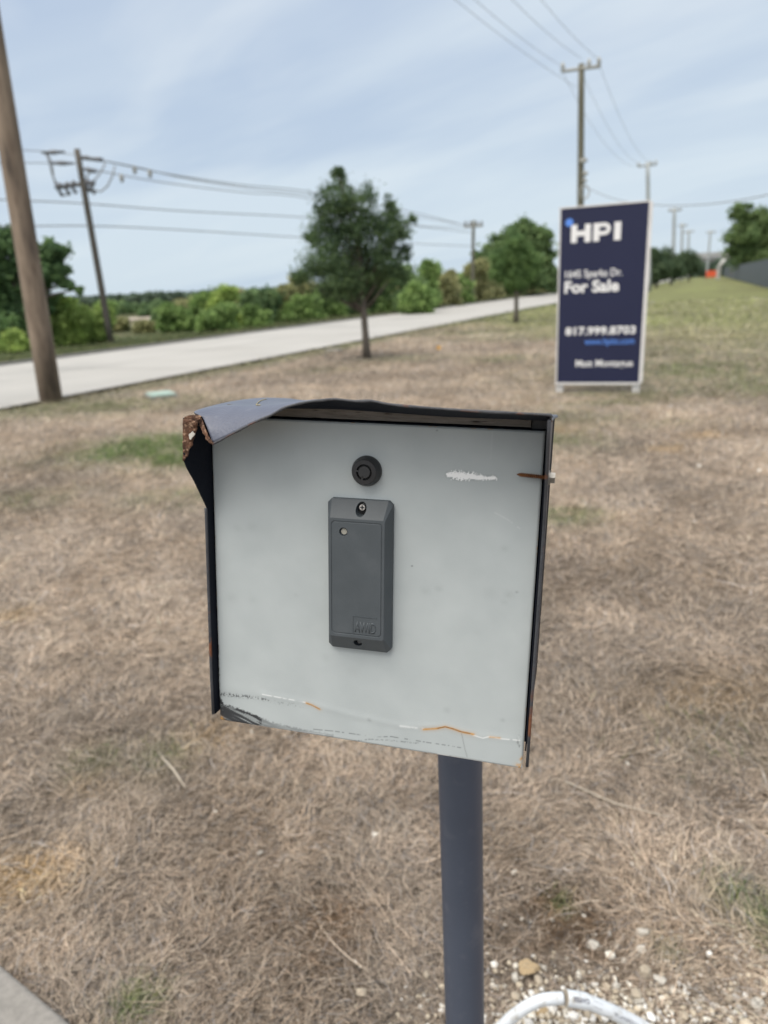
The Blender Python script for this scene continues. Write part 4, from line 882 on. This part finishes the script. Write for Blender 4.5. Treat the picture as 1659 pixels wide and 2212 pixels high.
# hood sheet: columns of control points from back to front
Wf = .056
E = [((459, 957), .043), ((478, 947.5), .0445), ((497, 937), .0455), ((520, 925), .046), ((542, 913.3), .046), ((563, 904), .046), ((584.6, 894.7), .046), ((600, 886), .046), ((616.4, 877.5), .046), ((633, 872.5), .046), ((651, 868.3), .046), ((670, 865), .0455), ((690, 862.5), .045), ((725, 859.8), .045),
     ((768, 864), .047), ((804, 863.5), .049), ((837, 870), .051), ((887, 875.5), .053), ((962, 881), .055), ((1046, 886.5), .056), ((1120, 890), .056), ((1180, 893), .056), ((1190, 894.6), .056), ((1194, 899), .056)]
nC = len(E); cols = []
for i, ((x, y), wz) in enumerate(E):
    e = Vector(pl(x, y, wz)); f_ = (e.x+.112)/(.1235+.112); f_ = max(0, min(1, f_)); ub = (uL)+f_*(.1228-uL)
    flat = lambda vv, ww: Vector((ub, vv, ww))
    rise = max(0, 1-abs(f_-.42)/.3)*.0022
    kf = min(1, f_/.10); kf = kf*kf*(3-2*kf); vb = .1352-.0045*f_; vc = .1392+rise-.0003*f_+(.0002 if f_ > .9 else 0)
    cpl = [flat(vb, DB), flat(vb+(vc-vb)*.35, -.10), flat(vb+(vc-vb)*.72, -.05), flat(vc, -.01)]
    fold = [(DB, .1365), (-.10, .139), (-.05, .1391), (-.01, .1373)]
    if kf < 1: cpl = [Vector((c.x, q[1]*(1-kf)+c.y*kf, c.z)) for c, q in zip(cpl, fold)]
    if f_ < .62:      # the crumpled left front: roll down to the edge
        k = 1-f_/.62; e0 = flat(.1356*(1-kf)+vc*kf, .012); mid = e0.lerp(e, .5)+Vector((0, .0042*k*(1-.2*k), .002*k)); m1 = e0.lerp(e, .22)+Vector((0, .0028*k, 0)); m2 = e0.lerp(e, .8)+Vector((0, .0025*k, .0015*k))
        if i == 0: e0 = Vector((uL, .1345, .0205)); m1 = Vector(pl(430, 896.5, .0285)); mid = Vector(pl(438, 903, .031)); m2 = Vector(pl(448, 925, .039))
        if i == 1: e0 = Vector((uL*.5+ub*.5, .1355, .0185)); m1 = Vector(pl(445, 896, .0285)); mid = Vector(pl(455, 907, .033)); m2 = Vector(pl(465, 926, .040))
        cpl += [e0, m1, mid, m2, e]
    else: e0 = flat(vc, .012); cpl += [e0, e0.lerp(e, .3), e0.lerp(e, .55), e0.lerp(e, .8), e]
    if i >= nC-1: cpl = [Vector((.1228, c.y-.0018, c.z)) for c in cpl[:-1]]+[e]
    cols.append(smooth_pts(cpl, 4))
nR = len(cols[0]); rowsP = [smooth_pts([cols[c][r] for c in range(nC)], 3) for r in range(nR)]; nK = len(rowsP[0])
mb = MB(); mb.add([p for r in rowsP for p in r], [(r*nK+k, (r+1)*nK+k, (r+1)*nK+k+1, r*nK+k+1) for r in range(nR-1) for k in range(nK-1)], True)
hood = mb.build('hood', M['hood_top'], ped, TB)
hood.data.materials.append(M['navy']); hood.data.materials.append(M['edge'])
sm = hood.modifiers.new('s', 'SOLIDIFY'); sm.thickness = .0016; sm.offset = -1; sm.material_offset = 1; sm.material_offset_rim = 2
# rolled front edge with rust spots, as its own thin part
fr = rowsP[-1]; mb = MB(); mb.tube([p+Vector((0, -.0008, 0)) for p in fr], [.00085+.0002*math.sin(k*.9) for k in range(len(fr))], 8); mb.build('edge', M['edge'], ped, TB)
strip_mesh([pl(433, 899, .0275), pl(437, 908, .031), pl(443, 925, .0385), pl(450, 942, .042), pl(460, 957, .044)], [pl(430, 906, .0265), pl(431, 917, .030), pl(437, 930, .037), pl(445, 946, .0405), pl(456, 958.5, .0425)], M['rust'], 'torn_lip', thick=.001, jag=.0006, seed=9)
# yellow paint scratch on the hood
yel = mat('yellow_scratch', (.45, .36, .16), .7, var=(.3, .26, .16), scale=200)
def hood_pt(x, y):
    # nearest hood grid point along the photo ray, for marks on the sheet
    best = None; C_ = TB.inverted() @ Vector((CAM[0]-post_xy[0], CAM[1]-post_xy[1], CAM[2])); R_ = (TB.to_3x3().inverted() @ Vector(ray(x, y))).normalized()
    for r in rowsP:
        for p in r:
            d_ = (p-C_); t = d_.dot(R_); e_ = (d_-R_*t).length
            if best is None or e_+t*.02 < best[0]: best = (e_+t*.02, p)
    return best[1]+Vector((0, .0004, 0.0002))
for pts in [[(574, 863.5), (563, 867), (556, 872), (554, 876), (562, 877)]]:
    mb = MB(); mb.tube(smooth_pts([hood_pt(*q) for q in pts], 3), .00035, 5); mb.build('paint_scratch', yel, ped, TB)

# ---- faceplate with wear marks carried by a fine grid
NU = 430; us = np.linspace(UL, UR, NU); vsx = np.linspace(VB, VT, NU); U, Vv = np.meshgrid(us, vsx); U, Vv = U.ravel(), Vv.ravel()
dark = np.zeros(NU*NU); white = np.zeros(NU*NU); rust = np.zeros(NU*NU); core = np.zeros(NU*NU)
def seg_d(pts):
    best = np.full(U.shape, 1e9); par = np.zeros(U.shape); P_ = [pl(*q)[:2] for q in pts]; L_ = [0]
    for i in range(len(P_)-1): L_.append(L_[-1]+np.linalg.norm(P_[i+1]-P_[i]))
    for i in range(len(P_)-1):
        a_, b_ = P_[i], P_[i+1]; ab = b_-a_; t = np.clip(((U-a_[0])*ab[0]+(Vv-a_[1])*ab[1])/(ab @ ab), 0, 1)
        d_ = np.hypot(U-a_[0]-ab[0]*t, Vv-a_[1]-ab[1]*t); k = d_ < best; best = np.where(k, d_, best); par = np.where(k, (L_[i]+t*(L_[i+1]-L_[i]))/L_[-1], par)
    return best, par
fine = vnoise(U*900, Vv*900, 51, 3, .6); finer = vnoise(U*1900, Vv*1900, 52, 2, .6); med = vnoise(U*240, Vv*240, 53, 3)
ss = lambda e0, e1, x: np.clip((x-e0)/(e1-e0), 0, 1)**2*(3-2*np.clip((x-e0)/(e1-e0), 0, 1))
# long speckled scuff
d_, t = seg_d([(478, 1499), (514, 1503), (560, 1508), (609, 1519), (660, 1526)])
dark = np.maximum(dark, np.exp(-(d_/(.0018-.0004*t))**2)*ss(.40+.22*t, .60+.2*t, fine)*(1-.45*t)*1.0)
dark = np.maximum(dark, np.exp(-((d_)/.005)**2)*.10*(1-t))
# black corner smear
up_ = seg_d([(472, 1480), (476, 1505), (484, 1526), (520, 1537), (548, 1547), (566, 1556), (590, 1566), (648, 1579), (720, 1592)])
P_ = np.array([pl(*q)[:2] for q in [(470, 1440), (474, 1505), (484, 1526), (520, 1537), (548, 1547), (566, 1556), (590, 1566), (648, 1579), (720, 1592)]])
vline = np.interp(U, P_[:, 0], P_[:, 1]); below = ss(-.0006, .0010, vline+.0022-Vv+(fine-.5)*.004)*(U < P_[-1, 0])
streak = vnoise((U+Vv*.5)*60, (Vv+U*.33)*700, 61, 4, .6)
xfr = (U-UL)/(.05)
inten = np.where(U < pl(566, 1556)[0]-0, 1.0, .62)*ss(.30, .52, streak+.12*(1-np.clip(xfr, 0, 1.4)))
dark = np.maximum(dark, below*np.clip(inten, .45, 1)*np.clip(1.25-xfr*.35, .0, 1))
dark = np.maximum(dark, np.exp(-((U-UL)/.0012)**2)*ss(.45, .6, med)*(Vv < -.06)*.75)
# crease lines along the bottom
d_, t = seg_d([(673, 1575), (717, 1579), (761, 1585), (812, 1592), (845, 1591), (881, 1597), (923, 1604), (972, 1611), (1004, 1617)])
dark = np.maximum(dark, np.exp(-(d_/.00045)**2)*ss(.38, .5, vnoise(t*60, t*0, 71, 2))*.6)
d_, t = seg_d([(760, 1602), (800, 1597), (850, 1600), (905, 1606)]); dark = np.maximum(dark, np.exp(-(d_/.0006)**2)*ss(.45, .55, fine)*.5)
d_, t = seg_d([(997, 1584), (1004, 1617), (1009, 1635)]); dark = np.maximum(dark, np.exp(-(d_/.0004)**2)*.35)
d_, t = seg_d([(1122, 1590), (1118, 1600), (1122, 1612)]); dark = np.maximum(dark, np.exp(-(d_/.001)**2)*ss(.5, .6, fine)*.5)
for q, r_, s_ in [((890, 1222.8), .0007, .95), ((512, 1141), .004, .09), ((545, 1139), .004, .08), ((1090, 1300), .0025, .08), ((1116, 1279), .0012, .35), ((920, 1276), .004, .10), ((948, 1272), .003, .14), ((1060, 1280), .006, .07), ((1100, 1284), .004, .14), ((500, 1292), .005, .10), ((545, 1296), .004, .08), ((640, 1285), .002, .10), ((705, 1420), .004, .08), ((760, 1450), .006, .06), ((1090, 1185), .003, .10), ((944, 930), .0006, .8), ((1030, 1365), .004, .05), ((798, 1555), .0018, .3), ((965, 1534), .003, .12), ((1086, 1556), .0018, .2)]:
    c_ = pl(*q)[:2]; dark = np.maximum(dark, s_*np.exp(-(((U-c_[0])/r_)**2+((Vv-c_[1])/(r_*.8))**2))*(.5+fine*.7))
# white scraped patch
d_, t = seg_d([(969, 1025.6), (990, 1027.5), (1018, 1029), (1046, 1032.5), (1068, 1032.5)]); hw = np.interp(t, [0, .12, .35, .6, .8, 1], [.0018, .0030, .0031, .0022, .0013, .0014])
white = np.maximum(white, ss(.0004, -.0002, d_-hw*(.15+1.6*finer*fine*1.6))*.97)
dark = np.maximum(dark, ss(.0016, 0, d_-hw)*.16*(1-white))
for pts, r_, s_ in [([(567, 1499.6), (618, 1509), (660, 1517)], .0005, .5), ([(865, 1568), (890, 1571), (914, 1574)], .0009, .35), ([(1023, 1588), (1043, 1594.5), (1057, 1591), (1085, 1596), (1122, 1599)], .0005, .5), ([(1069, 1107.5), (1096, 1122), (1123, 1142)], .0004, .15),
                    ([(946, 1629), (1000, 1640), (1043, 1648)], .0007, .5), ([(1065, 900), (1060, 990)], .0003, .12), ([(560, 1568), (700, 1588)], .0005, .3)]:
    d_, t = seg_d(pts); white = np.maximum(white, np.exp(-(d_/r_)**2)*s_*ss(.3, .5, med+.1))
# rust
for pts, r_, s_ in [([(662, 1518.5), (675, 1523), (691, 1532)], .0008, 1.1), ([(915, 1575.5), (941.5, 1573.7), (962.4, 1569.5), (978.6, 1574), (997, 1580.6), (1023, 1586)], .0010, 1.1), ([(1058, 1592), (1080, 1594)], .0006, .9)]:
    d_, t = seg_d(pts); rust = np.maximum(rust, np.exp(-(d_/r_)**2)*s_*(.6+.6*fine)); rust = np.maximum(rust, np.exp(-(d_/(r_*2.3))**2)*.25)
d_, t = seg_d([(945, 1573), (962.4, 1569.5), (978.6, 1574), (997, 1580.6), (1016, 1584)]); core = np.maximum(core, np.exp(-(d_/.00035)**2)*.85)
d_, t = seg_d([(664, 1519), (690, 1531)]); core = np.maximum(core, np.exp(-(d_/.00035)**2)*.4)
for q, r_ in [((1124, 1658), .0035), ((478, 1553), .0025), ((1128, 1640), .0018)]:
    c_ = pl(*q)[:2]; rust = np.maximum(rust, ss(.35, .6, fine)*np.exp(-(((U-c_[0])/r_)**2+((Vv-c_[1])/r_)**2))*1.3)
ed = np.minimum(np.minimum(U-UL, UR-U), np.minimum(Vv-VB, VT-Vv)); rust = np.maximum(rust, ss(.0008, 0, ed)*ss(.66, .74, med)*.7)
Wz = -np.clip(.0016-ed, 0, .0016)**2/.0032*1.2
d_, t = seg_d([(567, 1499.6), (660, 1517), (760, 1545), (865, 1568), (962, 1569.5), (1023, 1588), (1122, 1599)]); Wz = Wz+.00022*np.exp(-(d_/.003)**2)
Wz = Wz+(vnoise(U*30, Vv*30, 90, 3)-.5)*.0006
vv_ = np.stack([U, Vv, Wz], 1); i, j = np.meshgrid(np.arange(NU-1), np.arange(NU-1), indexing='ij')
Fq = np.stack([i*NU+j, i*NU+j+1, (i+1)*NU+j+1, (i+1)*NU+j], -1).reshape(-1, 4)
me = np_mesh('faceplate', vv_, Fq, np.stack([np.clip(dark, 0, 1), np.clip(white, 0, 1), np.clip(rust, 0, 1)], 1), 'wear', True)
ca = me.color_attributes.new('core', 'FLOAT_COLOR', 'POINT'); ca.data.foreach_set('color', np.repeat(np.clip(core, 0, 1)[:, None], 4, 1).astype(np.float32).ravel())
m = bpy.data.materials.new('panel_paint'); m.use_nodes = True; t = m.node_tree; p = t.nodes['Principled BSDF']; p.inputs['Roughness'].default_value = .5; p.inputs['Specular IOR Level'].default_value = .35
def nn(ty, **k):
    n = t.nodes.new(ty)
    for a_, b_ in k.items(): setattr(n, a_, b_)
    return n
at_ = nn('ShaderNodeAttribute', attribute_name='wear'); sp = nn('ShaderNodeSeparateColor'); t.links.new(at_.outputs['Color'], sp.inputs[0])
tcn = nn('ShaderNodeTexCoord'); nzn = nn('ShaderNodeTexNoise'); nzn.inputs['Scale'].default_value = 26; nzn.inputs['Detail'].default_value = 6; t.links.new(tcn.outputs['Object'], nzn.inputs['Vector'])
c0 = nn('ShaderNodeMix', data_type='RGBA'); mr = nn('ShaderNodeMapRange'); mr.inputs[1].default_value = .3; mr.inputs[2].default_value = .7; t.links.new(nzn.outputs['Fac'], mr.inputs[0]); t.links.new(mr.outputs[0], c0.inputs['Factor'])
c0.inputs['A'].default_value = (.385, .422, .43, 1); c0.inputs['B'].default_value = (.43, .468, .475, 1)
prev = c0.outputs['Result']
for src, colr in ((sp.outputs['Red'], (.035, .038, .042, 1)), (sp.outputs['Green'], (.93, .94, .94, 1)), (sp.outputs['Blue'], (.50, .27, .08, 1))):
    c_ = nn('ShaderNodeMix', data_type='RGBA'); t.links.new(src, c_.inputs['Factor']); t.links.new(prev, c_.inputs['A']); c_.inputs['B'].default_value = colr; prev = c_.outputs['Result']
a2 = nn('ShaderNodeAttribute', attribute_name='core'); c_ = nn('ShaderNodeMix', data_type='RGBA'); t.links.new(a2.outputs['Fac'], c_.inputs['Factor']); t.links.new(prev, c_.inputs['A']); c_.inputs['B'].default_value = (.10, .04, .02, 1); prev = c_.outputs['Result']
t.links.new(prev, p.inputs['Base Color'])
n3 = nn('ShaderNodeTexNoise'); n3.inputs['Scale'].default_value = 900; t.links.new(tcn.outputs['Object'], n3.inputs['Vector']); bpn = nn('ShaderNodeBump'); bpn.inputs['Strength'].default_value = .15; bpn.inputs['Distance'].default_value = .0004
t.links.new(n3.outputs['Fac'], bpn.inputs['Height']); t.links.new(bpn.outputs[0], p.inputs['Normal'])
plate = link('faceplate', me, m, ped, TB)
M['panel_plain'] = mat('panel_plain', (.41, .43, .42), .5, var=(.44, .46, .45), scale=26, mix2=(.2, .10, .05), mrange=(.66, .74), mscale=60)
mb = MB(); mb.box(((UL+UR)/2, (VT+VB)/2, -.0050), (UR-UL-.0004, VT-VB-.0004, .0072)); mb.build('panel_return', M['panel_plain'], plate)

# ---- lock
lc = pl(793.3, 1016.8); lk = mb = MB()
def lathe(c, prof, seg=64, off=(0, 0)):
    vs_, fs = [], []; n = len(prof)
    for r_, z_ in prof:
        for k in range(seg): th = 2*math.pi*k/seg; vs_.append((c[0]+r_*math.cos(th), c[1]+r_*math.sin(th), z_))
    for i in range(n-1):
        for k in range(seg): k2 = (k+1) % seg; fs.append((i*seg+k, i*seg+k2, (i+1)*seg+k2, (i+1)*seg+k))
    if prof[-1][0] > 0: fs.append(tuple((n-1)*seg+k for k in range(seg)))
    return vs_, fs
vs_, fs = lathe(lc, [(.0114, -.001), (.0115, .0012), (.0113, .0030), (.0094, .0082), (.0090, .0086), (.0060, .0087), (.0058, .0064)]); fs = fs[:-1]
mb.add(vs_, fs, False); lock = mb.build('lock', M['black_plastic'], ped, TB)
mb = MB(); vs_, fs = lathe(lc, [(.0058, .0064), (.0046, .0064)]); mb.add(vs_, fs[:-1]); mb.build('key_groove', M['recess_shade'], lock)  # groove floor blackened to paint in its shade
mb = MB(); vs_, fs = lathe(lc, [(.0046, .0058), (.0046, .0083), (.0043, .0086)], 48); mb.add(vs_, fs); mb.build('barrel', M['barrel'], lock)
for th, l_ in ((math.radians(172), .0022), (math.radians(255), .0020)):
    c_ = (lc[0]+math.cos(th)*.0054, lc[1]+math.sin(th)*.0054); mb = MB(); mb.box((0, 0, .0078), (.0018, .0012, .0018), M=Matrix.Translation((c_[0], c_[1], 0)) @ Matrix.Rotation(th, 4, 'Z')); mb.build('key_tab', M['barrel'], lock)
th = math.radians(255); mb = MB(); mb.box((0, 0, .00866), (.0014, .0012, .0001), M=Matrix.Translation((lc[0]+math.cos(th)*.0036, lc[1]+math.sin(th)*.0036, 0)) @ Matrix.Rotation(th, 4, 'Z')); mb.build('notch_shade', M['recess_shade'], lock)  # flat black sliver on the barrel, painted shade of a notch

# ---- card reader
rl, rr2, rt, rb = -.0382, .0124, .0728, -.0466; H_ = .0138; dv, du = .0131, .0036
rc = ((rl+rr2)/2, (rt+rb)/2); rot = math.radians(.7)
def rpt(u, v, w_):
    x, y = u-rc[0], v-rc[1]; return (rc[0]+x*math.cos(rot)+y*math.sin(rot)*-1, rc[1]+x*math.sin(rot)+y*math.cos(rot), w_)
def reader_shape():
    bm = bmesh.new(); ch = .0045; cf = .0016
    b_ = [(rl+ch, rb), (rr2-ch, rb), (rr2, rb+ch), (rr2, rt-ch*.6), (rr2-ch*.6, rt), (rl+ch, rt), (rl, rt-ch), (rl, rb+ch)]
    def ring(zz, inu, inv, c_): 
        x0, x1, y0, y1 = rl+inu, rr2-inu, rb+inv, rt-inv
        return [bm.verts.new(rpt(*q, zz)) for q in [(x0+c_, y0), (x1-c_, y0), (x1, y0+c_), (x1, y1-c_), (x1-c_, y1), (x0+c_, y1), (x0, y1-c_), (x0, y0+c_)]]
    r0_ = ring(-.001, 0, 0, ch*.7); r1_ = ring(.0045, 0, 0, ch*.7); r2_ = ring(H_, du, dv, .0012)
    for A_, B_ in ((r0_, r1_), (r1_, r2_)):
        for k in range(8): bm.faces.new((A_[k], A_[(k+1) % 8], B_[(k+1) % 8], B_[k]))
    bm.faces.new(r2_); bm.faces.new(r0_[::-1]); bmesh.ops.recalc_face_normals(bm, faces=bm.faces)
    me = bpy.data.meshes.new('reader'); bm.to_mesh(me); bm.free(); return me
rme = reader_shape(); body = link('card_reader', rme, M['reader'], None)
def inv_proj(x, y, wz): q = pl(x, y, wz); return (q[0], q[1])
h1 = inv_proj(779.5, 1100.5, .0095); h2 = inv_proj(773, 1388.5, .009); h3 = inv_proj(741.5, 1149, .0138)
def cutter(c, r_, z0, z1, sy=1.0):
    mb = MB(); vs_ = [(c[0]+r_*math.cos(2*math.pi*k/32), c[1]+r_*sy*math.sin(2*math.pi*k/32), z) for z in (z0, z1) for k in range(32)]
    mb.add(vs_, [tuple(range(32))[::-1], tuple(range(32, 64))]+[(k, (k+1) % 32, 32+(k+1) % 32, 32+k) for k in range(32)]); return mb.build('cut', None)
# panel groove cutter: thin rounded frame
def rrect(x0, x1, y0, y1, r_, n=6):
    pts = []
    for cx_, cy_, a0 in ((x1-r_, y1-r_, 0), (x0+r_, y1-r_, 90), (x0+r_, y0+r_, 180), (x1-r_, y0+r_, 270)):
        for k in range(n+1): th = math.radians(a0+90*k/n); pts.append((cx_+r_*math.cos(th), cy_+r_*math.sin(th)))
    return pts
fx0, fx1, fy0, fy1 = rl+du+.0019, rr2-du-.0017, rb+dv+.0024, rt-dv-.0022
oA = rrect(fx0, fx1, fy0, fy1, .003); oB = rrect(fx0+.0008, fx1-.0008, fy0+.0008, fy1-.0008, .0024); n = len(oA)
mb = MB(); vs_ = [rpt(*q, z) for z in (H_-.0005, H_+.002) for ring_ in (oA, oB) for q in ring_]
fs = []
for k in range(n):
    k2 = (k+1) % n; fs += [(k, n+k, n+k2, k2), (2*n+k, 2*n+k2, 3*n+k2, 3*n+k), (k, k2, 2*n+k2, 2*n+k), (n+k, 3*n+k, 3*n+k2, n+k2)]
mb.add(vs_, fs); cg = mb.build('cut', None)
cuts = [cutter(h1, .0040, .0035, .03, 1.28), cutter(h2, .0034, .0035, .03, .9), cutter(h3, .0032, H_-.0030, .03), cg]
lb = MB(); tmp = []
for c in cuts:
    bmod = body.modifiers.new('b', 'BOOLEAN'); bmod.operation = 'DIFFERENCE'; bmod.solver = 'EXACT'; bmod.object = c
dg = bpy.context.evaluated_depsgraph_get(); me = bpy.data.meshes.new_from_object(body.evaluated_get(dg)); me.name = 'card_reader'
bpy.data.objects.remove(body)
for c in cuts: bpy.data.objects.remove(c)
me.materials.clear(); reader = link('card_reader', me, M['reader'], ped, TB)
bvm = reader.modifiers.new('b', 'BEVEL'); bvm.width = .0005; bvm.segments = 2; bvm.limit_method = 'ANGLE'; bvm.angle_limit = math.radians(20)
def disc(c, r_, z0, z1, m, name, sy=1):
    mb = MB(); k_ = 32; vs_ = [(c[0]+r_*math.cos(2*math.pi*k/k_), c[1]+r_*sy*math.sin(2*math.pi*k/k_), z) for z in (z0, z1) for k in range(k_)]
    mb.add(vs_, [tuple(range(k_))[::-1], tuple(range(k_, 2*k_))]+[(k, (k+1) % k_, k_+(k+1) % k_, k_+k) for k in range(k_)]); return mb.build(name, m, reader)
disc(h1, .0038, .0036, .0040, M['recess_shade'], 'screw_hole_shade', 1.25); disc(h2, .0032, .0036, .0040, M['recess_shade'], 'screw_hole_shade', .88)  # dark discs on the hole floors, shade put into the colour
s1 = (h1[0]+.0005, h1[1]+.0012)
sc1 = disc(s1, .0022, .0041, .0078, M['bright_steel'], 'screw'); mb = MB(); mb.box((s1[0], s1[1], .0080), (.0032, .0007, .0005)); mb.box((s1[0]+.0, s1[1], .0081), (.0007, .0032, .0005)); mb.build('slot_shade', M['recess_shade'], sc1)  # black cross on the screw head paints the shade of its slot
disc((h2[0]+.0004, h2[1]), .0018, .0041, .0058, M['insulator'], 'screw')
disc((h3[0]+.0001, h3[1]), 0.0023, H_-.0029, H_-.0016, M['led'], 'indicator_light')
# raised maker's mark in the lower right corner: thin box outline with outlined letters
lx0, ly0 = inv_proj(762, 1367, H_); lx1, ly1 = inv_proj(814, 1336, H_); z = H_+.00025
mb = MB(); th_ = .0005
lx1 = min(lx1, fx1-.0016); ly0 = max(ly0, fy0+.0014)
mb.box(((lx0+lx1)/2, ly1, z-.0002), (lx1-lx0, th_, .0006)); mb.box((lx0, (ly0+ly1)/2, z-.0002), (th_, ly1-ly0, .0006)); mb.build('badge', M['reader'], reader)
me = text_mesh('AWID', 1.0, off=.01, ext=.0); xs = [v.co.x for v in me.vertices]; ys = [v.co.y for v in me.vertices]
for v in me.vertices: v.co = Vector((lx0+.0015+(lx1-lx0-.0022)*(v.co.x-min(xs))/(max(xs)-min(xs)), ly0+.0010+(ly1-ly0-.0052)*(v.co.y-min(ys))/(max(ys)-min(ys)), H_+.0003))
o = link('lettering', me, M['reader'], reader); s_ = o.modifiers.new('s', 'SOLIDIFY'); s_.thickness = .0005; s_.offset = -1

# ---- self tapping screw through the right side, rusty shank lying across the panel front
sA, sB = pl(1116, 1024.5, .0062), pl(1174, 1031.8, .0062)
hx = pl(1187, 1021, .0062); sB = np.array([uRr+.001, sB[1]+.0002, sB[2]]); dirs = nrm(sB-sA)
root2 = MB(); nT = 130; Pt = []
vs_, fs = [], []; seg = 12; Ls = np.linalg.norm(sB-sA)
e1 = nrm(np.cross(dirs, [0, 1, 0])); e2 = np.cross(dirs, e1)
for i in range(nT+1):
    f_ = i/nT
    for k in range(seg):
        th = 2*math.pi*k/seg; ph = (f_*15-k/seg) % 1; r_ = (.0010+.0009*max(0, 1-abs(ph-.5)*2.6))*min(1, f_*7+.15)
        vs_.append(sA+dirs*Ls*f_+(e1*math.cos(th)+e2*math.sin(th))*r_)
for i in range(nT):
    for k in range(seg): k2 = (k+1) % seg; fs.append((i*seg+k, i*seg+k2, (i+1)*seg+k2, (i+1)*seg+k))
root2.add(vs_, fs, True); screw = root2.build('hex_screw', M['rust_screw'], ped, TB); screw['label'] = 'rusty threaded screw with a clean hex head'
mb = MB(); c0_ = np.array([uRr+.0016, sB[1], sB[2]])
def hexp(x0, x1, r_, n=6, a0=.35): return [(x, c0_[1]+r_*math.cos(a0+2*math.pi*k/n), c0_[2]+r_*math.sin(a0+2*math.pi*k/n)) for x in (x0, x1) for k in range(n)]
mb.add(hexp(c0_[0]+.0007, c0_[0]+.0042, .0042), [tuple(range(6))[::-1], tuple(range(6, 12))]+[(k, (k+1) % 6, 6+(k+1) % 6, 6+k) for k in range(6)]); mb.build('screw_head', M['zinc'], screw)
mb = MB(); mb.add(hexp(c0_[0]-.0002, c0_[0]+.0006, .0052, 24), [tuple(range(24))[::-1], tuple(range(24, 48))]+[(k, (k+1) % 24, 24+(k+1) % 24, 24+k) for k in range(24)]); mb.build('washer', M['zinc'], screw)
